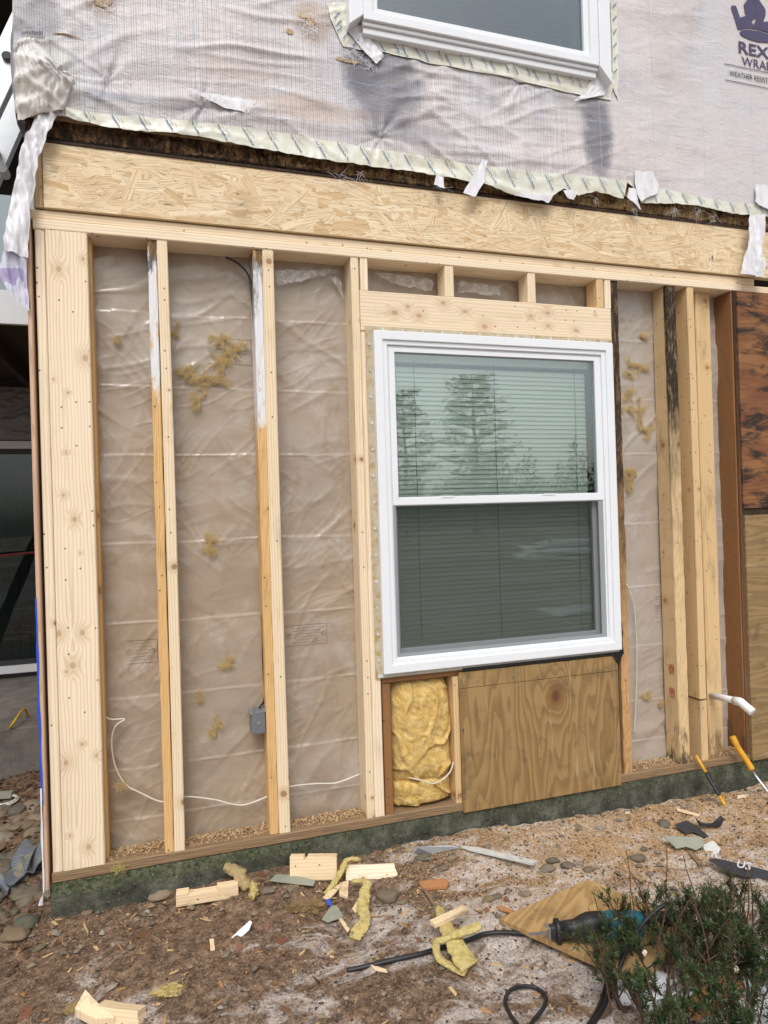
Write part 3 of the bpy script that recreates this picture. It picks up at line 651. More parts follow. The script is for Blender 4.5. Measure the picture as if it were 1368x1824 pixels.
# right of the window
vb('stud', zx(1088, 560), zx(1103, 560), .002, .10, 'rot_trim', rough=.005, seg=.025, label='black rotten stud right of the window')
vb('stud', zx(1110, 1190), zx(1128, 1340), .006, .098, 'mid_rot', z1=W(1110, 1160)[1], rough=.003) if False else None
vb('stud', zx(1187, 520), zx(1205, 520), .004, .105, 'mid_rot', rough=.004, seg=.03, label='stud with blackened rotten top')
vb('stud', zx(1224, 525), zx(1236, 525), .0, .10, 'mid', z0=W(1245, 1250)[1]+.012, bow=.004, label='narrow twisted stud')
vb('stud', zx(1226, 525), zx(1238, 525), .004, .10, 'mid', z1=W(1245, 1250)[1], label='short offcut below the narrow twisted stud')
vb('stud', zx(1238, 528, .05), zx(1264, 528, .05), .05, .098, 'mid', label='flat wide stud set back')
vb('stud', zx(1302, 521), zx(1317, 523), .0, .115, 'brown', rough=.002, label='red-brown stud at the right')
vb('stud_edge', zx(1303, 521), zx(1316, 523), -.009, -.0005, 'brown_d', rough=.003, seg=.02)
# plywood right
px0 = zx(1318, 700, -.016); zs = W(1345, 912, -.016)[1]
m = MB(); m.box(px0, 5., -.018, -.003, zs+.02, ZT-.002); o = m.build('plywood_sheathing', M['ply_burnt'], lw, bevel=.002); o['label'] = 'rotten red and black plywood sheathing'
m = MB(); m.box(px0+.004, 5., -.020, -.003, .004, zs-.014); o = m.build('plywood_sheathing', M['ply_right'], lw, bevel=.002); o['label'] = 'khaki plywood sheathing'
m = MB(); m.box(px0, 5., -.010, -.002, zs-.013, zs+.019); m.build('rotten_joint', M['brown_d'], lw)
# osb band with its flakes
oz0, oz1 = ZT+.081, W(456, 302)[1]; ox0, ox1 = zx(77, 300), 5.
m = MB(); m.box(ox0, ox1, -.006, .03, oz0, oz1)
osb = m.build('osb_band', M['osb'], lw)
m = MB(); uvs = []
for i in range(3600):
    L = random.uniform(.05, .20)*(1.2 if random.random() < .3 else .8); wd = random.uniform(.012, .042)
    an = random.gauss(0, .16) if random.random() < .70 else random.uniform(-1.6, 1.6)
    cx = random.uniform(ox0, 3.15); cz = random.uniform(oz0, oz1); ca, sa = math.cos(an), math.sin(an)
    y = -.0062-.0011*(i/3600)-random.random()*.0002
    sk = random.uniform(-.5, .5)*wd
    lp = [(-L/2, -wd/2), (L/2+sk, -wd/2+random.uniform(-.2,.2)*wd), (L/2, wd/2), (-L/2+sk, wd/2+random.uniform(-.2,.2)*wd)]
    pts = [(cx+p*ca-q*sa, cz+p*sa+q*ca) for p, q in lp]
    pts = [(min(max(p, ox0), 3.2), min(max(q, oz0), oz1)) for p, q in pts]
    m.add([(p, y, q) for p, q in pts], [(0,1,2,3)]); m.uv += lp
m.build('osb_flakes', M['osb'], osb)
m = MB()
for i in range(520):
    L = random.uniform(.006, .045); an = random.gauss(0, .3) if random.random() < .75 else random.uniform(-1.5, 1.5); cx = random.uniform(ox0+.03, 3.15); cz = random.uniform(oz0+.01, oz1-.01); ca, sa = math.cos(an), math.sin(an); w_ = random.uniform(.0006, .0016)
    m.add([(cx+p*ca-q*sa, -.0078, cz+p*sa+q*ca) for p, q in ((-L/2,0),(0,-w_/2),(L/2,0),(0,w_/2))], [(0,1,2,3)])
m.build('gaps_between_flakes', M['brown_d'], osb)
board('rim_end_board', lw, zx(58, 300), ox0-.002, -.003, .03, oz0, oz1+.002, M['pine_grey'], 'z')
# rotten rim above the band
uu, vv = np.meshgrid(np.linspace(-.47, 3.3, 760), np.linspace(0, 1, 46))
RZ = oz1-.006+vv*.22; RY = .004-.012*np.abs(fbm(uu*34, RZ*26, 4, 5))-.010*fbm(uu*9, RZ*40, 3, 6); RY = np.where(vv < .06, .006, RY)
grid('rotten_rim', uu, RY, RZ, M['rotrim'], lw)
m = MB(); m.box(-.45, 3.3, -.012, .02, oz1+.001, oz1+.010); m.build('rotten_rim_edge', M['brown_d'], lw)
# vapour barrier
def poly_h(X, Z):
    h = .010*fbm(X*2.2, Z*2.6, 3, 21)
    for k, (ang, sx, sz, am) in enumerate(((.7, 2.0, 7.5, .006), (-.6, 2.2, 6.5, .005), (1.15, 2.6, 9, .0045), (-1.2, 3, 7, .004), (.15, 1.6, 9, .003))):
        c, s_ = math.cos(ang), math.sin(ang); u = X*c+Z*s_; v = -X*s_+Z*c
        n = perlin(u*sx*.7+.25*perlin(X*4, Z*4, k+40), v*sz*.75+.3*perlin(X*2, Z*2, k+50), 30+k)
        gate = sstep(perlin(X*2.1, Z*2.1, 60+k), -.12, .42)
        h += am*.62*gate*np.exp(-(n/.10)**2)+am*.75*gate*n
    for k in range(4):
        ang = (-.9, .9, .35, -1.4)[k]; c, s_ = math.cos(ang), math.sin(ang); u = X*c+Z*s_; v = -X*s_+Z*c
        n = perlin(u*2.4+.2*perlin(X*9, Z*9, k+3), v*15+.5*perlin(X*4, Z*4, k+5), 130+k); h += .0014*sstep(perlin(X*3.4, Z*3.4, 160+k), -.1, .4)*np.exp(-(n/.10)**2)
    for z in (2.14, 1.845, 1.573, 1.225, .91, .617, .34, .14):
        zc = z+.006*perlin(X*2.5, X*0+z, 70); d = Z-zc
        h += .0030*np.exp(-(d/.0030)**2)*sstep(perlin(X*6, Z*0+z*9, 71), -.6, .1)-.0013*np.where(d > 0, np.exp(-np.abs(d)/.05), -np.exp(-np.abs(d)/.05))
    return h
px_, pz_ = np.meshgrid(np.arange(-.40, 2.85, .005), np.arange(.036, ZT+.01, .005))
PY = .112-poly_h(px_, pz_)
fx = (px_[:-1,:-1]+.0025); fz = (pz_[:-1,:-1]+.0025)
wx0, wx1, wz0, wz1 = zx(690, 900), zx(1088, 900), W(700, 1195)[1], W(700, 600)[1]
keep = ~((fx > wx0) & (fx < wx1) & (fz > .03) & (fz < wz1))
sheet = grid('vapour_barrier', px_, PY, pz_, M['poly'], lw, keep=keep)
m = MB(); Y0, Y1 = .142, .155
m.box(-.45, wx0+.02, Y0, Y1, 0, ZT+.2); m.box(wx1-.02, 5., Y0, Y1, 0, ZT+.2); m.box(wx0+.02, wx1-.02, Y0, Y1, 0, wz0-.01); m.box(wx0+.02, wx1-.02, Y0, Y1, wz1, ZT+.2)
m.build('inner_wallboard', M['room'], lw)
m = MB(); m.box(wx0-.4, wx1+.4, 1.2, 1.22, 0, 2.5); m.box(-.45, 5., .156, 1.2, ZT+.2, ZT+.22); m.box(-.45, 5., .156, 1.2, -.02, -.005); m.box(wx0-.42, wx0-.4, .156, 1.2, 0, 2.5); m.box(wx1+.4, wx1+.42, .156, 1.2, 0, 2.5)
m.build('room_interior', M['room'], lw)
# printed stamp on the sheet
def stamp(x0, x1, z0, z1, mb):
    th = .0013
    def ln(xa, za, xb, zb):
        dx, dz = xb-xa, zb-za; L = math.hypot(dx, dz); nx, nz = -dz/L*th/2, dx/L*th/2; K = max(1, int(L/.012))
        for k in range(K):
            a0, a1 = k/K, (k+1)/K
            pts = [(xa+dx*a0-nx, za+dz*a0-nz), (xa+dx*a1-nx, za+dz*a1-nz), (xa+dx*a1+nx, za+dz*a1+nz), (xa+dx*a0+nx, za+dz*a0+nz)]
            mb.add([(p, .112-float(poly_h(np.array(p), np.array(q)))-.0012, q) for p, q in pts], [(0,1,2,3)])
    ln(x0,z0,x1,z0); ln(x0,z1,x1,z1); ln(x1,z0,x1,z1)
    n = 6
    for i in range(n):
        z = z1-(z1-z0)*(i+1)/(n+1); wdt = (x1-x0)*random.uniform(.25, .42); c = (x0+x1)/2+random.uniform(-.004,.004); s = c-wdt
        while s < c+wdt:
            e = s+random.uniform(.004,.010); ln(s, z, min(e, c+wdt), z); s = e+.003
    for cx in (x0+.012, x1-.016):
        c = (z0+z1)/2
        for k in range(10):
            a_, b_ = 2*math.pi*k/10, 2*math.pi*(k+1)/10; ln(cx+.010*math.cos(a_), c+.010*math.sin(a_), cx+.010*math.cos(b_), c+.010*math.sin(b_))
        ln(cx-.003, c-.005, cx-.003, c+.005); ln(cx+.003, c-.005, cx+.003, c+.005)
m = MB()
for (pa, pb, qa, qb) in ((508, 582, 1152, 1110), (370, 447, 648, 606), (226, 280, 1183, 1138), (1167, 1186, 1100, 1062)):
    xa, za = W(pa, qa, .11); xb, zb = W(pb, qb, .11); stamp(xa, xb, za, zb, m)
m.build('printed_stamp', M['print_grey'], sheet)
# torn poly scraps at the head of the third bay and behind the cripples
def scrap_sheet(name, px, mat, parent, Y=.09, amp=.01, n=22, seed=0, flat=None, zoff=0):
    """px: left edge points and right edge points (photo pixels) top to bottom -> wavy sheet"""
    L, Rr = px; X = np.zeros((n, n)); Z = np.zeros((n, n)); tl = np.linspace(0, len(L)-1, n); tr = np.linspace(0, len(Rr)-1, n)
    Lw = np.array([W(*p, Y) for p in L]); Rw = np.array([W(*p, Y) for p in Rr])
    for i in range(n):
        a = np.array([np.interp(tl[i], range(len(L)), Lw[:, k]) for k in (0,1)]); b = np.array([np.interp(tr[i], range(len(Rr)), Rw[:, k]) for k in (0,1)])
        for j in range(n): c = a+(b-a)*j/(n-1); X[i,j], Z[i,j] = c
    jx = .15*np.hypot(X[:,-1]-X[:,0], Z[:,-1]-Z[:,0]).mean(); e = np.ones((n,n))*.25
    Xn = X+jx*e*perlin(X*25, Z*25, seed); Zn = Z+jx*e*perlin(X*25, Z*25, seed+5)
    Yn = Y-amp*1.2-amp*fbm(X*34+Z*4, Z*5, 2, seed+7)-amp*.4*np.abs(perlin(X*45, Z*20, seed+9))
    return grid(name, Xn, Yn, Zn, mat, parent)
def m_polyclear():
    t = T('clear_poly'); n = t.noise(t.co(), 30, 4, .7)
    return t.out((.62,.58,.55), .2, alpha=t.sm(n, .4, .7, .25, .75), spec=.8, nrm=t.bump(n, .6, .01))
M['polyclear'] = m_polyclear()
for i, q in enumerate(([[(490,482),(492,512)],[(600,482),(598,488)]], [[(585,492),(592,500)],[(606,500),(610,534)]], [[(660,484),(700,508)],[(770,500),(770,520)]], [[(815,502),(815,520)],[(890,510),(890,528)]])):
    o = scrap_sheet('torn_poly', q, M['polyclear'], lw, Y=.085, amp=.008, seed=i*4)

# ------------------------------------------------------------------ windows
def ztext(s, size, font_shear=0., ext=0., res=3):
    c = bpy.data.curves.new('t', 'FONT'); c.body = s; c.size = size; c.shear = font_shear; c.resolution_u = res; c.offset = ext
    o = bpy.data.objects.new('t', c); me = bpy.data.meshes.new_from_object(o); bpy.data.objects.remove(o); bpy.data.curves.remove(c)
    return [tuple(v.co) for v in me.vertices], [tuple(p.vertices) for p in me.polygons]
def slats(mb, x0, x1, z0, z1, y, pitch=.0205, wd=.026, tilt=66):
    n = int((z1-z0)/pitch); ca, sa = math.cos(R(tilt)), math.sin(R(tilt))
    for i in range(n):
        z = z0+i*pitch+random.uniform(-.0006,.0006); sg = random.uniform(-.0024,.0024)
        pr = []
        for k in range(5):
            s = (k/4-.5)*wd; b_ = .002*(1-(2*k/4-1)**2)
            pr.append((y-s*ca-b_*sa, z-s*sa+b_*ca))
        vs = [(x, p, q+(sg if x == x1 else 0)) for p, q in pr for x in (x0, x1)]
        mb.add(vs, [(2*k, 2*k+1, 2*k+3, 2*k+2) for k in range(4)])
def lower_window():
    Yf = -.032
    x0, z1 = W(666, 589, Yf); x1, z0 = W(1110, 1157, Yf); z0 = (z0+W(686,1202,Yf)[1])/2; z1 = (z1+W(1090,609,Yf)[1])/2; x1 = (x1+W(1090,609,Yf)[0])/2
    m = MB(); m.ring(x0, x1, z0, z1, .038, Yf, .03); m.ring(x0+.0375, x1-.0375, z0+.0375, z1-.0375, (.022,.022,.018,.02), Yf+.008, .03)
    m.ring(x0+.059, x1-.059, z0+.055, z1-.057, .008, Yf+.018, .03)
    fr = m.build('lower_window', M['vinyl'], lw, bevel=.003); fr['label'] = 'white double-hung window with closed blinds'
    m = MB(); m.ring(x0-.001, x1+.001, z0+.004, z1-.004, .0015, Yf+.002, Yf+.006)
    # upper sash
    ux0, ux1 = x0+.067, x1-.067; zm = (W(713, 884, -.015)[1]+W(712, 903, -.0)[1])/2; zt = z1-.065; zb = z0+.063
    m = MB(); m.ring(ux0, ux1, zm-.016, zt, (.026,.026,.034,.02), -.016, .012); m.build('upper_sash', M['vinyl'], fr, bevel=.002)
    m = MB(); m.ring(ux0, ux1, zb, zm+.010, (.026,.04,.030,.02), .0135, .034); m.build('lower_sash', M['vinyl'], fr, bevel=.002)
    m = MB(); m.ring(ux0+.024, ux1-.024, zm+.014, zt-.018, .005, -.010, -.006); m.ring(ux0+.024, ux1-.038, zb+.028, zm-.012, .005, .018, .022)
    m.ring(ux0, ux1, zb, zm-.014, (.012,.026,.016,.006), -.012, -.005); m.build('gasket', M['vinyl_d'], fr)
    m = MB(); m.box(ux0+.02, ux1-.02, -.004, .001, zm+.012, zt-.015); m.build('upper_pane', M['glass'], fr)
    m = MB(); m.box(ux0+.02, ux1-.035, .022, .027, zb+.025, zm-.005); m.build('lower_pane', M['glass'], fr)
    m = MB(); m.add([(ux0+.01, -.0085, zb+.01), (ux1-.01, -.0085, zb+.01), (ux1-.01, -.0085, zm-.015), (ux0+.01, -.0085, zm-.015)], [(0,1,2,3)]); m.build('insect_screen', M['screen'], fr)
    m = MB(); slats(m, ux0+.035, ux1-.035, zb+.03, zt-.05, .058); m.box(ux0+.02, ux1-.02, .046, .075, zt-.045, zt-.005)
    o = m.build('blind', M['blind'], fr)
    m = MB()
    for f in (.105, .5, .93):
        X_ = ux0+.03+(ux1-ux0-.06)*f; m.tube([(X_+.001*math.sin(k), .043, zt-.04-(zt-zb-.08)*k/14) for k in range(15)], .0012, 5)
    m.build('blind_cord', M['gasket'], fr)
    m = MB(); cx = (x0+x1)/2; m.box(cx-.3, cx-.24, -.019, -.012, zm+.012, zm+.02); m.box(cx+.2, cx+.26, -.019, -.012, zm+.012, zm+.02); m.build('sash_lock', M['vinyl'], fr, bevel=.002)
    # nail fin
    m = MB(); m.ring(x0-.030, x1+.010, z0-.020, z1+.022, (.0305,.0105,.0205,.0225), -.0075, -.0045)
    fn = m.build('nail_fin', M['fin'], lw)
    m = MB(); n = 0
    for i in range(13):
        z = z0+(z1-z0)*(i+.5)/13; m.tube([(x0-.015, -.0076, z), (x0-.015, -.0105, z)], .0065, 10)
        x = x0+(x1-x0)*(i+.5)/13; m.tube([(x, -.0076, z1+.011), (x, -.0105, z1+.011)], .0065, 10); m.tube([(x, -.0076, z0-.010), (x, -.0105, z0-.010)], .0055, 10)
    m.build('screw_washers', M['fin_w'], fn)
    m = MB(); m.box(x0-.02, x1+.004, -.0095, -.0078, z0-.016, z0-.0005); m.build('bottom_fin', M['fin_w'], fn)
    # black flashing under and right of the window
    uu = np.linspace(0, 1, 90); xx = zx(822, 1190)+(x1+.022-zx(822, 1190))*uu
    top = np.full(90, z0-.012); bot = z0-.022-.008*np.abs(perlin(uu*14, uu*0, 2))-.045*np.exp(-((uu-.955)/.022)**2)
    grid('flashing', np.stack([xx, xx]), np.stack([xx*0-.0145, xx*0-.016]), np.stack([top, bot]), M['flash_blk'], lw)
    zz = np.linspace(z0-.03, z0+.20, 40); wdt = x1+.018+.006*perlin(zz*40, zz*0, 4)-.01*sstep(zz, z0+.1, z0+.2)
    grid('flashing', np.stack([zz*0+x1+.001, wdt]), np.stack([zz*0-.013, zz*0-.013]), np.stack([zz, zz]), M['flash_blk'], lw)
lower_window()

# ------------------------------------------------------------------ foundation
m = MB(); m.box(-.46, 5., 0.002, .25, -.42, -.001)
fo = m.build('foundation', M['concrete'], None, origin=(2.2, .1, -.42), bevel=.006); tag(fo, 'dark mossy concrete foundation under the stripped wall', 'foundation')
def wallbody():
    # corner sheathing seen on edge, blue film and wrap on it, side of the house
    xs0, xs1 = zx(56.5, 800, -.02), zx(65, 800, -.02)
    board('corner_sheathing', lw, xs0, xs1, -.022, 3.2, -.01, W(50, 372)[1], M['edge_ply'], rough=.0)
    m = MB(); m.box(xs1+.0005, -.4485, .02, .10, .0, ZT+.03); m.build('old_corner_post', M['brown_d'], lw)
    m = MB(); z = .55
    zz = np.linspace(.30, 1.045, 60); xx = xs0-.004-.006*np.abs(perlin(zz*9, zz*0, 3))
    X = np.stack([xs0+.004+.004*perlin(zz*7, zz*0+3, 3), xs0-.002+0*zz, xx]); Y = np.stack([zz*0-.0235, zz*0-.024, zz*0-.01]); grid('blue_film', X, Y, np.stack([zz]*3), M['blue'], lw)
    zz = np.linspace(-.06, .36, 50); xx = xs0-.008-.008*np.abs(perlin(zz*8, zz*0, 5))
    X = np.stack([xs0+.001+.003*perlin(zz*12, zz*0+3, 3)-.02*sstep(-zz, 0, .06), xs0-.004+0*zz, xx]); Y = np.stack([zz*0-.026, zz*0-.026, zz*0+.01]); grid('loose_wrap', X, Y, np.stack([zz]*3), M['paper'], lw)
wallbody()

# ------------------------------------------------------------------ upper wall
uw = empty('wrapped_wall', (1.5, 0, 2.75), 'upper storey wall covered in pale weathered house wrap with a white window', 'wall')
BOT = [(26,205),(60,204),(85,208),(115,210),(163,220),(227,231),(290,238),(340,242),(393,252),(447,262),(503,272),(589,287),(656,295),(729,305),(789,317),(829,322),(876,333),(912,347),(972,357),(990,345),(1002,337),(1029,350),(1059,342),(1109,355),(1115,325),(1125,333),(1142,362),(1195,363),(1245,367),(1302,380),(1368,386),(1500,402)]
TOPE = [(26,190),(133,197),(300,214),(456,230),(689,267),(912,304),(1112,322),(1185,338),(1279,357),(1368,366),(1500,383)]
YW = -.036
bw = np.array([W(*p, YW) for p in BOT]); tw = np.array([W(*p, YW) for p in TOPE])
def zbot(x): return np.interp(x, bw[:,0], bw[:,1])+.0035*perlin(np.asarray(x)*30, np.asarray(x)*0, 13)
def ztape(x): return np.interp(x, tw[:,0], tw[:,1])+.0025*perlin(np.asarray(x)*12, np.asarray(x)*0, 14)
PINS = [W(107, 139, YW), W(678, 242, YW), W(190, 140, YW), W(925, 148, YW), W(360, 190, YW)]
def wrap_y(X, Z):
    h = .012*fbm(X*1.7, Z*2.3, 3, 80)
    left = sstep(2.3-X, 0, .9)
    for k, (ang, sx, sz, am) in enumerate(((.12, .9, 6.5, .011), (-.5, 1.3, 7.5, .007), (.45, 1.3, 8, .006), (.05, 1.5, 15, .004))):
        c, s_ = math.cos(ang), math.sin(ang); u = X*c+Z*s_; v = -X*s_+Z*c
        n = perlin(u*sx+.3*perlin(X*3, Z*3, k), v*sz, 90+k); h = h+am*(np.exp(-(n/.13)**2)-.3)*sstep(perlin(X*1.6, Z*1.6, 95+k), -.25, .35)*(left*.8+.2)
    for (cx, cz) in PINS:
        d = np.hypot(X-cx, Z-cz); an = np.arctan2(Z-cz, X-cx); h = h+.007*np.exp(-d/.11)*perlin(np.cos(an)*2.6+cx*7, np.sin(an)*2.6+cz*5, 3)*2-.010*np.exp(-(d/.03)**2)
    # fold of the corner bunch
    cx, cz = W(75, 140, YW); h = h+.03*np.exp(-((X-cx)/.09)**2-((Z-cz)/.14)**2)
    # billow above the hem
    zb = np.interp(X, tw[:,0], tw[:,1]); h = h+.010*np.exp(-((Z-zb-.06)/.035)**2)*left
    logo = sstep(X, 2.5, 2.75); h = h*(1-.8*logo)
    return YW-h
WX0, WX1 = -.492, 5.
xs = np.concatenate([np.arange(WX0, 3.3, .0065), np.linspace(3.35, WX1, 20)]); vs = np.concatenate([np.linspace(0, 1, 190)**1.0*.84, np.linspace(.86, 1, 10)])
UX, VV = np.meshgrid(xs, vs); ZB = zbot(UX); ZZ = ZB+(4.5-ZB)*VV*(1.0)
YY = wrap_y(UX, ZZ)
# upper window opening
Yu = -.085
ux0, uzb = W(648, 42, Yu); ux1, uzb2 = W(1068, 116, Yu); uzb = (uzb+uzb2)/2+.010; uzt = uzb+1.46
kp = ~((UX[:-1,:-1] > ux0+.03) & (UX[1:,1:] < ux1-.03) & (ZZ[:-1,:-1] > uzb+.05) & (ZZ[1:,1:] < uzt-.03))
wrap = grid('house_wrap', UX, YY, ZZ, M['wrap'], uw, keep=kp)
# sheathing and floor behind the wrap, side wall
m = MB(); m.box(-.485, ux0+.02, -.012, .0, 2.80, 4.5); m.box(ux1-.02, 5., -.012, .0, 2.80, 4.5); m.box(ux0+.02, ux1-.02, -.012, 0, 2.80, uzb+.04); m.box(ux0+.02, ux1-.02, -.012, 0, uzt, 4.5)
m.build('sheathing', M['pine_grey'], uw)
m = MB(); m.box(ux0-.3, ux1+.3, .5, .52, 3., 4.5); m.box(-.48, 5., .03, .5, 2.95, 2.97); m.build('room_interior', M['room'], uw)
zz = np.linspace(0, 1, 90); yy = np.linspace(YW, 3.2, 60); SY, SV = np.meshgrid(yy, zz); zb0 = float(zbot(np.array(-.49)))
SZ = zb0+.012*perlin(SY*4, SY*0, 3)*(1-SV)+(4.5-zb0)*SV; SX = -.494-.010*np.abs(fbm(SY*3, SZ*4, 3, 8))-.022*np.exp(-((SZ-3.0)/.12)**2)*np.exp(-SY/.15)
SX[:, 0] = UX[0, 0]
grid('side_house_wrap', SX, SY, SZ, M['wrap'], uw)
# seam tape along the hem
TX = np.arange(W(118, 205, YW)[0], 3.3, .006); tv = np.linspace(0, 1, 9)
TX2, TV = np.meshgrid(TX, tv); zt_, zb_ = ztape(TX2), zbot(TX2)-.001; TZ = zb_+(np.maximum(zt_, zb_+.004)-zb_)*TV
TY = wrap_y(TX2, TZ)-.004-.004*np.abs(perlin(TX2*30, TZ*30, 6))*(1-TV)
tp = grid('seam_tape', TX2, TY, TZ, M['tape'], uw)
def strokes(mb, x, z, dx, dz, L, y_of, amp=.0030, wdt=.0032):
    """a run of tiny script-like lettering along (dx,dz)"""
    n = 16; d = math.hypot(dx, dz); dx, dz = dx/d, dz/d; prev = None
    for i in range(n+1):
        s = L*i/n; o = amp*math.sin(i*2.4+random.random()); q = (x+dx*s-dz*o, z+dz*s+dx*o)
        if prev and random.random() < .86:
            ax, az = q[0]-prev[0], q[1]-prev[1]; l = math.hypot(ax, az) or 1; nx, nz = -az/l*wdt/2, ax/l*wdt/2
            pts = [(prev[0]-nx, prev[1]-nz), (q[0]-nx, q[1]-nz), (q[0]+nx, q[1]+nz), (prev[0]+nx, prev[1]+nz)]
            mb.add([(p[0], y_of(*p), p[1]) for p in pts], [(0,1,2,3)])
        prev = q
def y_tape(x, z): return float(wrap_y(np.array(x), np.array(z)))-.0095
mblue, mblk = MB(), MB(); x = TX[0]+.06; last = 0
while x < 3.1:
    zt0, zb0_ = float(ztape(np.array(x))), float(zbot(np.array(x+.03)))
    hgt = zt0-zb0_-.006
    if hgt > .03:
        strokes(mblue, x, zt0-.004, .62, -1, min(hgt*1.12, .085), y_tape)
        strokes(mblk, x+.014, zt0-.002, .62, -1, min(hgt*1.05, .075)*.55, y_tape, .0012, .0012); strokes(mblk, x+.030, zt0-.012, .62, -1, min(hgt*1.05, .075)*.45, y_tape, .0012, .0012)
    x += .096
mblue.build('tape_lettering', M['print_blue'], tp); mblk.build('tape_small_print', M['print_blk'], tp)
def upper_window():
    m = MB(); m.ring(ux0, ux1, uzb, uzt, (.04,.042,.036,.04), Yu, .0); m.ring(ux0+.039, ux1-.041, uzb+.035, uzt-.039, (.028,.026,.030,.03), Yu+.016, .0)
    fr = m.build('upper_window', M['vinyl'], uw, bevel=.003)
    cw = .062
    m = MB()
    m.prism([(ux0-cw, uzb-.038), (ux0-cw, uzt+.05), (ux0-.001, uzt+.05), (ux0-.001, uzb+.012)], Yu-.006, -.03); m.build('side_casing', M['vinyl'], fr, bevel=.003)
    m = MB(); m.prism([(ux1+.001, uzb-.008), (ux1+.001, uzt+.05), (ux1+cw, uzt+.05), (ux1+cw, uzb-.075)], Yu-.006, -.03); m.build('side_casing', M['vinyl'], fr, bevel=.003)
    m = MB(); m.box(ux0, ux1, Yu+.012, -.03, uzb-.018, uzb-.001); m.box(ux0+.003, ux1-.003, Yu+.022, -.03, uzb-.046, uzb-.019); m.build('sill_trim', M['vinyl'], fr, bevel=.004)
    gx0, gx1 = ux0+.064, ux1-.064
    m = MB(); m.box(gx0, gx1, -.052, -.047, uzb+.063, uzt-.06); m.build('pane', M['glass_up'], fr)
    m = MB(); m.box(gx1-.055, gx1+.002, -.046, .0, uzb+.07, uzt-.06); m.ring(gx0, gx1, uzb+.062, uzt-.06, .006, -.056, -.050); m.build('track', M['vinyl_d'], fr)
    m = MB(); slats(m, gx0+.01, gx1-.06, uzb+.085, uzt-.08, .02, tilt=66); m.build('blind', M['blind_d'], fr)
    # tape round the opening
    def patch(name, pts, dy=.005, parent=fr, mat='tape', sd=0):
        L, Rr = pts; n = 26; A = []
        Lw = np.array([W(*p, YW-.02) for p in L]); Rw = np.array([W(*p, YW-.02) for p in Rr]); t_ = np.linspace(0, len(L)-1, n)
        la = np.stack([np.interp(t_, range(len(L)), Lw[:,k]) for k in (0,1)], 1); ra = np.stack([np.interp(t_, range(len(Rr)), Rw[:,k]) for k in (0,1)], 1)
        s = np.linspace(0, 1, n)[None,:,None]; P = la[:,None,:]*(1-s)+ra[:,None,:]*s; X, Z = P[...,0], P[...,1]
        Y = wrap_y(X, Z)-dy-.006*np.abs(perlin(X*35, Z*35, 5+sd)); return grid(name, X, Y, Z, M[mat], uw)
    patch('seam_tape', [[(640,38),(650,80)],[(1100,128),(1090,176)]], sd=2)
    patch('seam_tape', [[(584,0),(590,30),(612,78)],[(620,-4),(622,40),(650,84)]], sd=3); patch('seam_tape', [[(1092,-4),(1094,150)],[(1104,-4),(1104,176)]], sd=4)
    o = patch('torn_flap', [[(618,50),(648,85),(672,110)],[(640,38),(662,62),(685,98)]], .011, mat='paper', sd=5)
    o = patch('torn_flap', [[(1068,118),(1045,160),(1024,178)],[(1092,136),(1078,168),(1052,172)]], .012, mat='paper', sd=6)
    mblue = MB(); yo = lambda x, z: float(wrap_y(np.array(x), np.array(z)))-.0125
    for i in range(11):
        for (o_, l_) in ((0, .06), (22, .05)):
            f = (i+.15)/11; px = 655+(1085-655)*f+o_*.8; py = 58+(136-58)*f+(o_*.55 if o_ else 0); x, z = W(px, py, YW-.02); strokes(mblue, x, z, .62, -1, l_, yo)
    for py in range(10, 150, 24):
        x, z = W(1094, py, YW-.02); strokes(mblue, x, z, .5, .6, .035, yo)
    for (px, py) in ((596,30),(600,55),(612,66),(630,78),(598,45),(1075,150),(1060,160)):
        x, z = W(px, py, YW-.02); strokes(mblue, x, z, .6, .7, .04, yo)
    mblue.build('tape_lettering', M['print_blue'], uw)
M['glass_up'] = m_glass('upper_glass', (.55,.62,.64), .16); M['blind_d'] = simple('grey_blind', (.20,.24,.25), .5)
upper_window()
# print on the wrap
def y_wr(x, z, d=.0022): return float(wrap_y(np.array(x), np.array(z)))-d
def wprint(name, s, px, py, size, mat, ext=0., xs=1., slope=0.):
    vs_, fs_ = ztext(s, size, ext=ext); x0, z0 = W(px, py, YW); m = MB()
    P = [(x0+v[0]*xs, z0+v[1]+v[0]*slope) for v in vs_]; m.add([(p[0], y_wr(*p, .004), p[1]) for p in P], fs_); return m.build(name, M[mat], wrap)
def zoomp(u, v): return W(1180+u/7.277, v/7.275, YW)
m = MB()
crown = [(880,92),(900,76),(945,80),(1000,235),(1040,222),(1075,215),(1045,70),(1100,-10),(1180,-30),(1175,120),(1200,150),(1208,232),(1160,268),(1150,300),(1240,385),(1100,368),(975,388)]
m.add([(p[0], y_wr(*p, .004), p[1]) for p in map(lambda q: zoomp(*q), crown)], [tuple(range(len(crown)))])
c2 = [(1180,-30),(1240,-5),(1330,130),(1330,205),(1300,290),(1345,282),(1420,300),(1500,250),(1560,330),(1500,470),(1368,425),(1240,385),(1180,330),(1208,232),(1200,150),(1185,140)]
m.add([(p[0], y_wr(*p, .0045), p[1]) for p in map(lambda q: zoomp(*q), c2)], [tuple(range(len(c2)))])
c3 = [(992,428),(1018,398),(1100,391),(1240,407),(1368,448),(1480,500),(1500,545),(1368,556),(1240,549),(1120,512),(1030,472)]
m.add([(p[0], y_wr(*p, .004), p[1]) for p in map(lambda q: zoomp(*q), c3)], [tuple(range(len(c3)))])
m.build('crown_print', M['print'], wrap)
h = (W(1314, 75, YW)[1]-W(1314, 95, YW)[1])
wprint('lettering', 'REX', 1313.5, 93.5, h*1.45, 'print', ext=.0016, xs=1.32)
wprint('lettering', 'WRAP', 1321, 116.8, h*1.15, 'print', ext=.0003, xs=1.02)
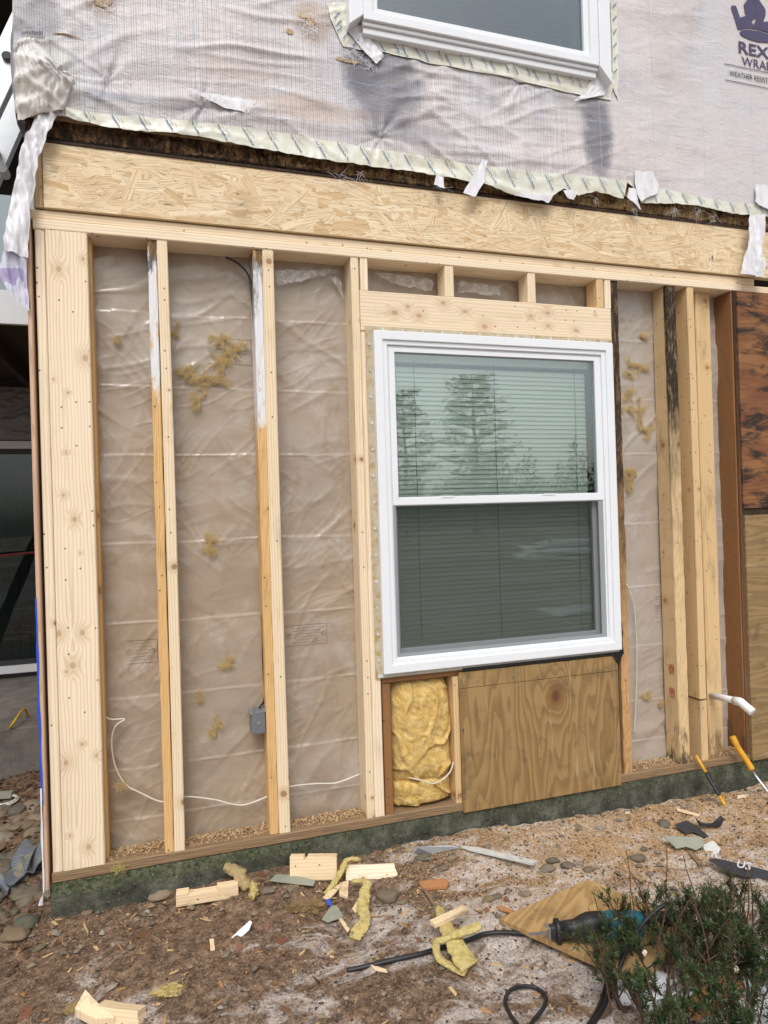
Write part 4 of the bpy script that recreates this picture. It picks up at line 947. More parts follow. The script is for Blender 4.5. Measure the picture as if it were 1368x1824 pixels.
wprint('lettering', 'WEATHER RESISTANT', 1299, 134.8, h*.64, 'print_blk', ext=.0001, xs=.86)
m = MB()
for (px, py) in ((1290, 114), (1291, 142.5)):
    x0, z0 = W(px, py, YW)
    for k in range(40):
        xa, xb = x0+k*.022, x0+(k+1)*.022
        m.add([(x, y_wr(x, z, .004), z) for x, z in ((xa,z0-.0018),(xb,z0-.0018),(xb,z0+.0018),(xa,z0+.0018))], [(0,1,2,3)])
m.build('ruled_line', M['print_blk'], wrap)

def fibres(mb, c, rx, ry, rz, n, L=.05, wd=.0012, curl=1.2, grav=0., seed=1, clump=.6):
    rnd = random.Random(seed)
    for i in range(n):
        q = Vector((rnd.gauss(0, .45)*rx, rnd.gauss(0, .35)*ry, rnd.gauss(0, .45)*rz))+Vector(c)
        d = Vector((rnd.gauss(0,1)*rx, rnd.gauss(0,.6)*ry, rnd.gauss(0,1)*rz)).normalized(); l = L*rnd.uniform(.4, 1.2); K = 5; base = len(mb.v)
        sd = d.cross(Vector((rnd.gauss(0,.3), 1, rnd.gauss(0,.3)))).normalized()
        for k in range(K+1):
            w2 = wd*.5*(1-.6*k/K); mb.v += [tuple(q-sd*w2), tuple(q+sd*w2)]
            d = (d+Vector((rnd.gauss(0,1), rnd.gauss(0,.5), rnd.gauss(0,1)-grav))*curl*.3).normalized(); q = q+d*(l/K)
        for k in range(K): b = base+2*k; mb.f.append((b, b+1, b+3, b+2))
def wisps(mb, c, rx, rz, seed=0):
    rnd = random.Random(seed); c = Vector(c)
    for a in range(5 if rx*rz > .0003 else 3):
        an = rnd.uniform(0, 6.28); d = Vector((math.cos(an)*rx, 0, math.sin(an)*rz))*rnd.uniform(.9, 1.9); cv = Vector((rnd.gauss(0,.5)*rx, 0, rnd.gauss(0,.5)*rz)); L = max(.02, d.length)
        for i in range(int(30+L*1500)):
            s = rnd.random()**1.4; q = c+d*s+cv*math.sin(s*3.1)+Vector((rnd.gauss(0,.1)*rx, rnd.gauss(0,.002), rnd.gauss(0,.1)*rz)); f = (d+cv*math.cos(s*3.1)*2).normalized()
            b = len(mb.v); l = rnd.uniform(.012, .035); sd = f.cross(Vector((0,1,0))).normalized()
            for k in range(4):
                w2 = .0006*(1-.2*k); mb.v += [tuple(q-sd*w2), tuple(q+sd*w2)]; f = (f+Vector((rnd.gauss(0,.35), rnd.gauss(0,.12), rnd.gauss(0,.35)))).normalized(); q = q+f*l/3
            for k in range(3): mb.f.append((b+2*k, b+2*k+1, b+2*k+3, b+2*k+2))
def lump(mb, c, rx, ry, rz, seed=0, n=18, amp=.35, rot=0.):
    b = len(mb.v); c = Vector(c)
    for i in range(n+1):
        th = math.pi*i/n
        for j in range(n):
            ph = 2*math.pi*j/n; d = Vector((math.sin(th)*math.cos(ph), math.sin(th)*math.sin(ph), math.cos(th)))
            s = 1+amp*float(fbm(d.x*1.9+d.z*2.3+seed, d.y*1.9+seed*3-d.z, 3, seed))
            v = Vector((d.x*rx*s, d.y*ry*s, d.z*rz*s)); v.rotate(Euler((0, 0, rot))); mb.v.append(tuple(c+v))
    for i in range(n):
        for j in range(n):
            j2 = (j+1) % n; mb.f.append((b+i*n+j, b+(i+1)*n+j, b+(i+1)*n+j2, b+i*n+j2))
# fibres at the holes and torn places of the wrap
m = MB(); hs_ = MB()
def wpt(px, py, d=.006): x, z = W(px, py, YW); return Vector((x, y_wr(x, z, d), z))
for (px, py, r, n) in ((185,8,.045,60),(550,50,.05,110),(625,95,.05,70),(190,138,.015,25),(228,145,.015,25),(660,112,.03,30)):
    fibres(m, wpt(px, py, .008), r, .006, r, n, .05, .0012, 1.3, .2, seed=px)
for (px, py, n) in ((610,318,14),(640,312,10),(1200,375,14),(1245,375,14),(1130,368,12),(785,325,14),(1275,385,10),(1060,355,8)):
    fibres(m, wpt(px, py, -.004), .02, .004, .02, n, .07, .001, .9, .8, seed=px)
m.build('loose_fibres', M['paper'], uw)
for i, (px, py, rx, rz) in enumerate(((182,4,.03,.022),(552,42,.022,.025),(540,30,.018,.012),(516,58,.016,.01),(620,108,.05,.008),(118,63,.05,.003))):
    c = wpt(px, py, .003)
    pts = []
    for k in range(18):
        a_ = 2*math.pi*k/18; s = 1+.45*float(perlin(math.cos(a_)*2+i*5, math.sin(a_)*2)); pts.append((c.x+rx*s*math.cos(a_), c.z+rz*s*math.sin(a_)))
    hs_.add([(p[0], y_wr(*p, .0035), p[1]) for p in pts], [tuple(range(18))])
hs_.build('torn_hole', M['pine_grey'], wrap)
# white shreds along the hem
for i, q in enumerate(([[(858,285),(835,325),(824,345)],[(867,288),(862,325),(845,352)]],
        [[(1130,305),(1128,330),(1140,360)],[(1160,308),(1172,330),(1168,345)]], [[(1118,335),(1116,352)],[(1130,338),(1140,376)]],
        [[(1345,330),(1342,360)],[(1380,332),(1380,385)]], [[(776,312),(772,330)],[(788,318),(790,338)]], [[(1002,340),(1008,352)],[(1028,342),(1020,358)]],
        [[(330,160),(390,190)],[(452,180),(445,205)]], [[(912,345),(930,352)],[(985,350),(975,362)]])):
    scrap_sheet('torn_shred', q, M['paper'], uw, Y=-.046, amp=.006, seed=20+i*3)
scrap_sheet('hanging_strip', [[(1331,384),(1328,410),(1327,440),(1320,468),(1317,488)],[(1358,386),(1357,412),(1356,440),(1360,470),(1359,497)]], M['paper'], uw, Y=-.05, amp=.012, n=40, seed=9)
# long white and violet wrap hanging free at the corner
scrap_sheet('hanging_wrap', [[(66,208),(40,270),(28,330),(14,400),(8,450)],[(106,203),(90,240),(72,285),(58,365),(52,465)]], M['paper'], uw, Y=-.03, amp=.02, n=50, seed=3)
def m_violet():
    t = T('violet_wrap'); p = t.co(); n = t.noise(p, 9, 4, .6); b = t.vor(t.map(p, (9,9,16)), 1., rnd=.3, out='Color')
    c = t.mix(t.sm(n, .4, .65), (.56,.57,.70), (.68,.68,.78)); c = t.mix(t.math('MULTIPLY', t.math('GREATER_THAN', t.sep(b)[0], .72), .6), c, (.22,.14,.36)); return t.out(c, .45)
M['violet'] = m_violet()
scrap_sheet('hanging_wrap', [[(18,400),(4,465),(0,492),(18,525),(46,548)],[(52,400),(50,450),(50,500),(52,530),(54,558)]], M['violet'], uw, Y=-.018, amp=.014, n=36, seed=14)
# soiled bunched corner of the wrap
uu, vv = np.meshgrid(np.linspace(0, 1, 60), np.linspace(0, 1, 80))
Lp = np.array([W(*p, -.06) for p in ((34,62),(27,110),(27,160),(31,213))]); Rp = np.array([W(*p, -.06) for p in ((62,68),(100,110),(133,138),(112,196))])
tt = vv*3; LX = np.interp(tt, range(4), Lp[:,0]); LZ = np.interp(tt, range(4), Lp[:,1]); RX = np.interp(tt, range(4), Rp[:,0]); RZ2 = np.interp(tt, range(4), Rp[:,1])
CX_ = LX+(RX-LX)*uu; CZ_ = LZ+(RZ2-LZ)*uu
CY_ = wrap_y(CX_, CZ_)-.006-.012*np.abs(perlin(uu*4+vv*1.5, vv*2.2, 3))-.010*np.abs(perlin(uu*9-vv*3, vv*3, 6))-.03*np.sin(uu*np.pi)**.7*np.sin(vv*np.pi)**.7
CY_[:, -1] = wrap_y(CX_, CZ_)[:, -1]-.002; CY_[0] = wrap_y(CX_, CZ_)[0]-.002
def m_soil():
    t = T('soiled_wrap'); p = t.co(); n = t.noise(p, 35, 5, .75); n2 = t.noise(p, 8, 4, .6); x, y, z = t.sep(p)
    c = t.mix(t.sm(n2, .4, .65), (.72,.70,.66), (.62,.61,.60)); c = t.mix(t.math('MULTIPLY', t.sm(n, .56, .7), .7), c, (.16,.14,.13))
    return t.out(c, .6, nrm=t.bump(n, .7, .006))
M['soil'] = m_soil()
grid('bunched_corner', CX_, CY_, CZ_, M['soil'], uw)

m = MB()
for i in range(13):
    px = 42+i*2.9; x, z = W(px, 63+.35*i*.3, YW); m.box(x-.0012, x+.0014, y_wr(x, z, .012), y_wr(x, z, .008), z-random.uniform(.003, .007), z+random.uniform(.003, .007))
m.build('black_print_row', M['print_blk'], wrap)
# ------------------------------------------------------------------ recessed patio at the left
YB = 3.2
pw = empty('patio_wall', (-2.2, YB+.1, 0), 'dark recessed wall behind the patio at the left', 'wall')
xa = -5.; xb = -.47
zd0 = W(40, 1197, YB)[1]; zd1 = W(40, 795, YB)[1]; zwr = W(40, 690, YB)[1]
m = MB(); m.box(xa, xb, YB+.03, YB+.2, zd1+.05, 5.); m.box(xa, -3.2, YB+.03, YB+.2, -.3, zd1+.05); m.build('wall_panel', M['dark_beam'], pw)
uu, vv = np.meshgrid(np.linspace(-2.6, xb, 220), np.linspace(zd1+.05, zwr, 60))
def m_greywrap():
    t = T('grey_wrap'); p = t.co(); n = t.noise(p, 5, 5, .6, .6); c = t.mix(n, (.16,.16,.17), (.28,.28,.30)); s = t.noise(p, 30, 3, .7); c = t.mix(t.sm(s, .66, .72), c, (.02,.02,.02)); return t.out(c, .5, nrm=t.bump(n, .6, .03))
M['greywrap'] = m_greywrap()
grid('grey_wrap', uu, YB+.0-.03*np.abs(fbm(uu*3+vv*4, vv*7-uu*2, 4, 33)), vv, M['greywrap'], pw)
m = MB(); m.ring(-2.7, xb, zd0, zd1+.04, (.05,.05,.06,.06), YB-.02, YB+.04); dr = m.build('sliding_door', M['fascia'], pw)
m = MB(); m.box(-1.52, -1.47, YB-.01, YB+.03, zd0+.06, zd1-.02); m.ring(-2.65, xb-.05, zd0+.06, zd1-.02, .04, YB-.005, YB+.03); m.build('door_frame', M['gasket'], dr)
m = MB(); m.box(-2.62, xb-.08, YB+.008, YB+.014, zd0+.1, zd1-.06); m.build('door_pane', M['glass_dark'], dr)
m = MB()
for i in range(30): x = -2.6+i*.075; m.box(x, x+.066, YB+.12+.004*(i % 2), YB+.125+.004*(i % 2), zd0+.1, zd1)
m.build('vertical_blinds', M['gasket'], dr)
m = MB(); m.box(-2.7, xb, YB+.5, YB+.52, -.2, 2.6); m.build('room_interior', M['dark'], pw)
m = MB(); m.box(xa, xb, YB-.06, YB-.001, W(40, 640, YB)[1], W(40, 600, YB)[1]); m.build('beam', M['dark_beam'], pw)
m = MB(); m.tube([WV(-60, 995, 2.9), WV(0, 990, 2.9), WV(40, 986, 2.9), WV(90, 981, 2.9)], .010, 6)
tag(m.build('red_rail', M['red'], None, origin=WV(0, 990, 2.9)), 'thin dark red bar across the patio door', 'bar')
slab_z = W(40, 1200, YB)[1]-.03
sy = 1.75
m = MB(); m.box(-5., -.49, sy, YB+.2, slab_z-.5, slab_z)
tag(m.build('patio_slab', M['slab'], None, origin=(-2, 2.4, slab_z), bevel=.01), 'grey concrete patio slab', kind='structure')
YF = 1.5
bal = empty('balcony', (-2.5, YF, W(20, 577, YF)[1]), 'balcony over the patio with a white fascia and blue-grey parapet', 'balcony')
zf0, zf1 = W(20, 577, YF)[1], W(20, 517, YF)[1]
m = MB(); m.box(xa, -.50, YF, YF+.03, zf0, zf1); m.build('fascia', M['fascia'], bal, bevel=.003)
m = MB(); m.box(xa, -.50, YF+.031, YB+.02, zf0+.02, zf0+.12)
m.build('deck', M['dark_beam'], bal)
m = MB()
for i in range(9): m.box(xa+i*.5, xa+i*.5+.04, YF+.04, YB, zf0-.10, zf0+.019)
m.build('joist', M['dark_beam'], bal)
zp = W(0, 345, YF)[1]; zl0, zl1 = W(10, 232, YF)[1], W(10, 196, YF)[1]
m = MB(); m.box(xa, -.50, YF+.01, YF+.04, zf1+.001, zp); m.build('parapet_siding', M['siding'], bal)
m = MB(); m.box(xa, -.50, YF-.02, YF+.05, zf1+.0005+.12, zf1+.14); m.build('trim_strip', M['fascia'], bal)
m = MB(); m.box(xa, -.50, YF-.03, YF+.06, zl0+.05, zl1); m.box(xa, -.50, YF-.015, YF+.045, zl0, zl0+.049)
for x in (-1.27, -2.4, -3.6): m.box(x, x+.10, YF, YF+.04, zp+.0005, zl0-.0005)
m.build('railing', M['fascia'], bal, bevel=.004)
zg = W(10, 150, YF)[1]
m = MB(); m.box(xa, -.50, YF+.005, YF+.03, zl1+.001, zg); gp = m.build('printed_panel', M['greywrap'], bal)
m = MB(); x0, z0 = W(2, 186, YF)
pts = [(x0+i*.010, YF-.002, z0+.05*abs(math.sin(i*.55))) for i in range(38)]; m.tube(pts, .011, 6); m.build('printed_squiggle', M['dark'], gp)
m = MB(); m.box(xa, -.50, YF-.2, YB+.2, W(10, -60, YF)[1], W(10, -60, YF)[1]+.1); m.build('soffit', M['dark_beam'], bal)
m = MB(); m.box(-5.1, -5., .5, 3.4, -.3, 5.); m.build('added_shade_wall', M['dark_beam'], bal)  # unseen wall added at the far left to darken the patio recess
# ladder leaning on the corner
YL = .45
def rail(mb, p, q, hw, hd=.028):
    p, q = Vector(p), Vector(q); d = (q-p).normalized(); s = d.cross(Vector((0,1,0))).normalized(); c = (p+q)/2
    mb.obox(c, s*hw, Vector((0,1,0))*.006, d*((q-p).length/2)); 
    for e in (-1, 1): mb.obox(c+s*e*(hw-.002)+Vector((0,.018,0)), s*.003, Vector((0,1,0))*.02, d*((q-p).length/2))
ld = empty('ladder', (-2.3, YL, -.13), 'aluminium extension ladder leaning behind the left corner of the house', 'ladder')
m = MB(); P0, P1 = WV(72, -20, YL), WV(-240, 640, YL); P1 = P0+(P1-P0)*((P0.z-float(gh(-2.2, YL))-.01)/(P0.z-P1.z)); rail(m, P0, P1, .055); m.build('rail', M['alu'], ld, bevel=.002)
m = MB(); Q0, Q1 = WV(62, 120, YL+.28), WV(-200, 720, YL+.28); Q1 = Q0+(Q1-Q0)*((Q0.z-float(gh(-2.2, YL))-.01)/(Q0.z-Q1.z)); rail(m, Q0, Q1, .050); m.build('rail', M['alu'], ld, bevel=.002)
for k in range(12):
    f = .06+k*.081; a_ = P0+(P1-P0)*f; b_ = Q0+(Q1-Q0)*(f-.02)
    if k == 0: a_ = WV(14, 104, YL)
    m = MB(); m.tube([a_-Vector((0,.012,0)), b_+Vector((0,.012,0))], .017, 12); m.build('rung', M['alu'], ld)
    m = MB(); m.tube([a_-Vector((0,.016,0)), a_-Vector((0,.0125,0))], .021, 18); m.tube([a_-Vector((0,.020,0)), a_-Vector((0,.0165,0))], .0145, 18); m.build('rung_end', M['gasket'], ld)
m = MB(); c = WV(5, 302, YL+.2); m.tube([c-Vector((0,.02,0)), c+Vector((0,.05,0))], .022, 14); m.build('rung_foot', M['alu'], ld)

# ------------------------------------------------------------------ wires, box, pipe
def spline(pts, n=10):
    pts = [Vector(p) for p in pts]; P = [pts[0]*2-pts[1]]+pts+[pts[-1]*2-pts[-2]]; o = []
    for i in range(1, len(P)-2):
        for k in range(n):
            t = k/n; a, b, c, d = P[i-1:i+3]; o.append(.5*((2*b)+(c-a)*t+(2*a-5*b+4*c-d)*t*t+(3*b-a-3*c+d)*t**3))
    return o+[pts[-1]]
def wirepx(pts, Y=.07): return spline([WV(p[0], p[1], p[2] if len(p) > 2 else Y) for p in pts])
m = MB(); m.tube(wirepx([(181,1271,.06),(196,1281),(222,1281),(206,1293),(199,1320),(204,1360),(222,1395),(250,1412),(290,1428),(330,1419),(380,1424),(430,1434),(478,1418),(512,1402),(560,1396),(600,1394),(640,1379,.06)]), .0052, 8, flat=.55)
o = m.build('white_cable', M['white_cable'], None, smooth=True, origin=WV(290, 1428, .07)); tag(o, 'white electrical cable looping low through the stud bays left of the window', 'cable')
m = MB(); m.tube(wirepx([(1116,1040,.095),(1128,1075),(1133,1130),(1134,1200),(1131,1280),(1128,1305,.09)], .085), .0038, 8, flat=.7)
tag(m.build('white_cable', M['white_cable'], None, smooth=True, origin=WV(1130, 1300, .085)), 'thin white cable hanging right of the window', 'cable')
m = MB(); m.tube(wirepx([(402,458,.05),(425,470),(443,492),(449,530),(455,640),(460,760),(464,900),(467,1040),(469,1180),(472,1240),(462,1262)], .06), .0048, 8)
tag(m.build('black_cable', M['cord'], None, smooth=True, origin=WV(462, 1262, .06)), 'black cable running down the painted old stud to the grey box', 'cable')
m = MB(); m.tube(wirepx([(728,1385,.02),(752,1390,.0),(775,1395,-.004),(800,1377,.004),(809,1352,.03)]), .0042, 8, flat=.6)
tag(m.build('white_cable', M['white_cable'], None, smooth=True, origin=WV(770, 1395, .0)), 'short white cable crossing the yellow insulation batt under the window', 'cable')
bc = WV(460, 1287, .02); bxe = empty('junction_box', (bc.x, .03, bc.z-.05), 'dark grey electrical box fixed to the old stud below the black cable', 'junction box')
x0, z0 = W(448, 1308, .02); x1, z1 = W(472, 1265, .02)
m = MB(); m.box(x0, x1, .012, .085, z0, z1); m.build('box_body', M['greybox'], bxe, bevel=.003)
m = MB(); m.tube([Vector(((x0+x1)/2, .0118, (z0+z1)/2)), Vector(((x0+x1)/2, .009, (z0+z1)/2))], .008, 12); m.build('screw', M['steel'], bxe)
for q_ in ((x0-.004, x0+.006, .01, .05, z1-.01, z1+.008), (x1-.012, x1+.002, .01, .05, z1-.004, z1+.01)): m = MB(); m.box(*q_); m.build('lug', M['steel'], bxe)
pv = empty('drain_pipe', WV(1262, 1240, .05), 'white plastic pipe with a bent end sticking out of the wall right of the window', 'pipe')
A_, B_, C_, D_ = WV(1258, 1236, .09), WV(1292, 1244, -.06), WV(1318, 1250, -.16), WV(1340, 1268, -.22)
def rr(k): return .0135*k
m = MB(); m.tube([A_, B_, C_], .0165, 18); m.build('pipe', M['pvc'], pv, smooth=True)
m = MB(); d = (C_-B_).normalized(); e = (D_-C_).normalized(); p0 = C_-d*.035
m.tube([p0, p0+d*.001, C_-d*.006]+[C_+(d*(1-k)+e*k)*(.012*k) for k in (.3,.6)]+[C_+e*.018, D_, D_+e*.004, D_+e*.001, D_-e*.02], [.017,.0205,.0205,.0205,.0205,.0205,.0205,.0195,.017,.016], 20, cap=True)
m.build('elbow', M['pvc'], pv, smooth=True)
m = MB(); m.tube([D_-e*.019, D_-e*.018], .0159, 18); m.build('pipe_mouth', M['dark'], pv)

# red grade stamps on the old stud, pencil marks
stc = [c for c in lw.children if c.get('label') == 'stud with blackened rotten top'][0]
m = MB(); xs_ = zx(1187, 520)-.0022
for py in (1192, 1234):
    z = W(1192, py, .05)[1]; y0, y1 = .03, .062
    for k in range(4): m.box(xs_-.0006, xs_, y0, y1, z-.022+k*.014, z-.022+k*.014+.003)
    for k in range(5): y = y0+(y1-y0)*k/4; m.box(xs_-.0005, xs_, y-.0015, y+.0015, z-.022+.014*(k % 3), z+.02-.006*(k % 2))
m.build('red_grade_stamp', M['print_red'], stc)

# insulation tufts stuck to the sheet
TL = [('large tuft of yellow insulation stuck high on the plastic in the second bay', [(395,608,.035,.045),(420,625,.03,.02),(385,640,.02,.03)]),
      ('trail of yellow insulation wisps below the large tuft in the second bay', [(340,665,.035,.02),(365,672,.04,.03),(390,680,.03,.02),(355,710,.015,.03),(400,650,.02,.03)]),
      ('small yellow wisp at the left edge of the second bay', [(313,590,.012,.015)]), ('tiny yellow wisp high in the first bay', [(211,598,.008,.012)]),
      ('pale insulation lump halfway up the second bay', [(374,968,.014,.022),(384,980,.012,.008)]), ('pale crumpled tuft above the grey box', [(408,1182,.022,.014)]),
      ('small tuft left of the grey box', [(352,1243,.006,.012)]), ('thin wisp hanging low in the second bay', [(388,1280,.006,.03),(385,1305,.008,.008)]),
      ('yellow wisp at the top of the bay right of the window', [(1143,600,.022,.010)]),
      ('wispy yellow insulation in the bay right of the window', [(1140,650,.035,.03),(1125,668,.02,.012)]),
      ('thick yellow insulation tuft in the bay right of the window', [(1125,700,.03,.03),(1140,730,.035,.04),(1148,765,.025,.03),(1120,730,.02,.01)]),
      ('spiky yellow tuft level with the window rail in the right bay', [(1132,845,.04,.025),(1120,860,.015,.03)]), ('flattened yellow tuft low in the right bay', [(1150,1245,.022,.018)]), ('tiny yellow wisp at the edge of the rot-topped stud low in the right bay', [(1178,1262,.010,.014)])]
for i, (lab, sp) in enumerate(TL):
    m = MB(); yb = lambda x, z: .108-float(poly_h(np.array(x), np.array(z)))
    for k, (px, py, rx, rz) in enumerate(sp):
        x, z = W(px, py, .10); c = (x, yb(x, z)-.008, z); wisps(m, c, rx, rz, seed=i*9+k)
        lump(m, (x, c[1]+.006, z), rx*.25, .004, rz*.25, seed=i*3+k, amp=.9)
    o = m.build('insulation_tuft', M['wool_t'], None, origin=c); tag(o, lab, 'insulation tuft', 'insulation tufts stuck on the plastic')
for i, (px, py, lab) in enumerate(((211, 1546, 'small yellow tuft hanging on the bottom plate near the left corner'), (215, 1399, 'small yellow tuft caught on the white cable'))):
    m = MB(); c = WV(px, py, -.012 if i == 0 else .06); fibres(m, c, .02, .008, .012, 150, .03, .0014, 1.3, seed=70+i)
    tag(m.build('insulation_tuft', M['wool_y'] if i == 0 else M['wool_t'], None, origin=c), lab, 'insulation tuft', 'insulation tufts stuck on the plastic')

# ------------------------------------------------------------------ loose pieces on the ground
def flat_poly(name, pts, th, mat, label, cat, lift=.0, tilt=None, bevel=.001, group=None, curl=0.):
    """pts: outline in photo pixels on the ground, laid as a thin board"""
    P = [G(*p) for p in pts]; zc = max(p.z for p in P)+lift; m = MB(); n = len(P)
    cx = sum((p for p in P), Vector())/n; Q = []
    for i, p in enumerate(P):
        z = zc if tilt is None else cx.z+lift+tilt[0]*(p.x-cx.x)+tilt[1]*(p.y-cx.y)
        # keep the outline where the photo shows it at that height
        d = p-Vector((0,-CD,CH)); k = (z-CH)/d.z; Q.append(Vector((0,-CD,CH))+d*k)
    m.add([tuple(q) for q in Q]+[(q.x, q.y, q.z-th) for q in Q], [tuple(range(n)), tuple(range(2*n-1, n-1, -1))]+[((i+1) % n, i, n+i, n+(i+1) % n) for i in range(n)])
    o = m.build(name, mat, None, origin=(cx.x, cx.y, min(q.z for q in Q)-th), bevel=bevel)
    return tag(o, label, cat, group)
def wallup(px, py0, py1): pass
def block(name, pa, pb, hgt, dep, mat, label, cat='wood offcut', yaw=None, lean=0., notch=None, split=False, base_dz=0., group='wood offcuts'):
    """lumber offcut whose front bottom edge runs from pixel pa to pb; hgt, dep in metres"""
    A, B = G(*pa), G(*pb); A.z = B.z = max(A.z, B.z)-.009+base_dz; ax = (B-A); L = ax.length; ax.normalize(); ay = Vector((-ax.y, ax.x, 0))
    prof = [(0, 0), (1, 0), (1, 1)]+([(notch[1], 1), (notch[1]-.01, notch[2]), (notch[0]+.01, notch[2]), (notch[0], 1)] if notch else [])+[(0, 1)]
    if split: prof = [(0,0),(.5,.05),(1,.0),(1.03,.35),(.98,.7),(.97,1.),(.5,.96),(0,1)]
    pts = [(L*p[0], hgt*p[1]) for p in prof]; m = MB(); n = len(pts)
    def tr(s, h, k): return A+ax*s+Vector((0,0,1))*(h*math.cos(lean)+k*math.sin(lean)*0)+ay*(k+h*math.sin(lean))
    m.add([tuple(tr(s, h, 0)) for s, h in pts]+[tuple(tr(s, h, dep)+Vector((0,0,-dep*math.sin(lean)))) for s, h in pts], [tuple(range(n-1,-1,-1)), tuple(range(n, 2*n))]+[(i, (i+1) % n, n+(i+1) % n, n+i) for i in range(n)])
    c = (A+B)/2+ay*dep/2; me_o = m.build(name, None, None, origin=c)
    # turn the mesh so that the grain (local z) runs along the piece
    q = Matrix((ay, Vector((0,0,1)), ax)).transposed() if False else Matrix((( ay.x, 0, ax.x), (ay.y, 0, ax.y), (0, 1, 0)))
    if q.determinant() < 0: q = Matrix(((-ay.x, 0, ax.x), (-ay.y, 0, ax.y), (0, 1, 0)))
    for v in me_o.data.vertices: v.co = q.inverted() @ v.co
    me_o.rotation_euler = q.to_euler(); me_o.data.materials.append(mat)
    b = me_o.modifiers.new('b', 'BEVEL'); b.width = .0018; b.segments = 2; b.limit_method = 'ANGLE'
    return tag(me_o, label, cat, group)
block('wood_block', (516,1565), (600,1571), .088, .035, M['scrap'], 'orange-toned wood block with a notch in its top edge leaning on the foundation', notch=(.30,.37,.86), lean=.15)
block('wood_block', (616,1571), (706,1562), .055, .07, M['pine_b'], 'pale split wood block right of the notched block', split=True, lean=.5)
block('wood_block', (314,1621), (425,1594), .048, .038, M['scrap'], 'long pale offcut with a stepped end below the first bay', notch=(.2,.66,.78))
block('wood_block', (165,1822), (243,1836), .050, .045, M['scrap'], 'pale splintered chunk at the bottom left', split=True, lean=.3)
flat_poly('wood_splinter', [(133,1796),(152,1762),(178,1790),(205,1812),(170,1815)], .025, M['scrap'], 'jagged pale wood splinter on top of the bottom left chunk', 'wood splinter', lift=.035, tilt=(.1,.3))
flat_poly('wood_block', [(604,1572),(621,1568),(620,1597),(604,1592)], .01, M['scrap'], 'small pale slip of wood under the split block', 'wood offcut', lift=.008, group='wood offcuts')
flat_poly('vinyl_strip', [(480,1568),(492,1557),(520,1558),(562,1568),(558,1577),(520,1573)], .004, M['slate'], 'grey slotted vinyl strip under the notched wood block', 'vinyl scrap', lift=.008)
flat_poly('white_board', [(820,1506),(850,1508),(905,1519),(957,1533),(950,1538),(905,1527),(835,1512)], .009, M['fin_w'], 'long white painted splintered board in front of the foundation', 'board scrap', lift=.014)
flat_poly('white_board', [(735,1517),(745,1508),(800,1505),(818,1508),(812,1517),(770,1518)], .006, M['alu'], 'bent pale metal flashing left of the long white splinter', 'flashing scrap', lift=.018, tilt=(0,.5))
flat_poly('wood_splinter', [(745,1569),(795,1564),(800,1570),(796,1578),(752,1581)], .012, M['scrap_d'], 'short red-brown wood piece below the stones', 'wood splinter', lift=.012)
flat_poly('wood_splinter', [(405,1676),(445,1639),(449,1642),(444,1655),(415,1681)], .005, M['vinyl'], 'small white painted splinter left of centre', 'wood splinter', lift=.012, tilt=(0,.2))
flat_poly('wood_splinter', [(396,1683),(428,1651),(436,1648),(402,1686)], .006, M['sill'], 'brown stick beside the white painted splinter', 'wood splinter', lift=.004)
flat_poly('wood_splinter', [(373,1672),(381,1671),(383,1690),(375,1692)], .006, M['scrap'], 'tiny orange wood chip left of the white splinter', 'wood splinter', lift=.006)
flat_poly('wood_splinter', [(603,1636),(609,1634),(623,1655),(619,1660)], .005, M['scrap'], 'thin pale lath at the tip of the grey shingle scrap', 'wood splinter', lift=.008)
flat_poly('wood_splinter', [(575,1598),(598,1574),(608,1576),(585,1604)], .006, M['scrap'], 'pale splinter across the thin yellow insulation strip', 'wood splinter', lift=.014)
flat_poly('wood_splinter', [(627,1618),(640,1598),(645,1602),(634,1626)], .006, M['scrap'], 'thin pale splinter behind the long insulation strip', 'wood splinter', lift=.01)
flat_poly('shingle_scrap', [(573,1637),(590,1612),(600,1613),(612,1632),(584,1642)], .004, M['slate'], 'grey speckled scrap beside the brown fluff', 'shingle scrap', lift=.008)
flat_poly('blue_scrap', [(580,1602),(588,1600),(592,1612),(583,1612)], .002, M['blue'], 'tiny blue plastic scrap behind the grey shingle scrap', 'plastic scrap', lift=.012)
flat_poly('siding_scrap', [(1181,1488),(1212,1490),(1250,1491),(1254,1506),(1240,1513),(1222,1507),(1205,1511)], .004, M['slate'], 'broken pale grey siding piece with nails in it at the right', 'siding scrap', lift=.03, tilt=(0,.25))
flat_poly('siding_scrap', [(1250,1506),(1270,1497),(1284,1510),(1280,1519),(1257,1518)], .003, M['fin_w'], 'crumpled white scrap beside the broken siding', 'plastic scrap', lift=.012, tilt=(.1,.2))
flat_poly('felt_scrap', [(1201,1469),(1222,1461),(1240,1467),(1262,1488),(1255,1491),(1235,1480),(1222,1485)], .003, M['felt'], 'torn dark grey felt scrap behind the broken siding', 'felt scrap', lift=.014, tilt=(0,.2))
flat_poly('felt_scrap', [(1238,1456),(1250,1461),(1268,1464),(1284,1452),(1290,1458),(1283,1470),(1262,1471),(1246,1465)], .004, M['black_rub'], 'curled black strip above the grey felt scrap', 'rubber strip', lift=.016, tilt=(0,.35))
fs = flat_poly('felt_scrap', [(1262,1531),(1275,1528),(1330,1541),(1390,1556),(1386,1572),(1330,1562),(1296,1553)], .003, M['felt'], 'dark printed felt strip with pale letters at the right edge', 'felt scrap', lift=.02, tilt=(0,.22))
P = [G(1308,1558), G(1346,1568)]; vs_, fs_ = ztext('US', .05, ext=.001); A = G(1311,1557); ax = (G(1345,1566)-A).normalized(); ay = (G(1322,1536)-G(1313,1557)).normalized()
m = MB(); m.add([tuple(A+ax*v[0]*.95+ay*v[1]*1.1+Vector((0,0,.0295+.22*v[1]*1.1))) for v in vs_], fs_); m.build('lettering', M['white_print'], fs)
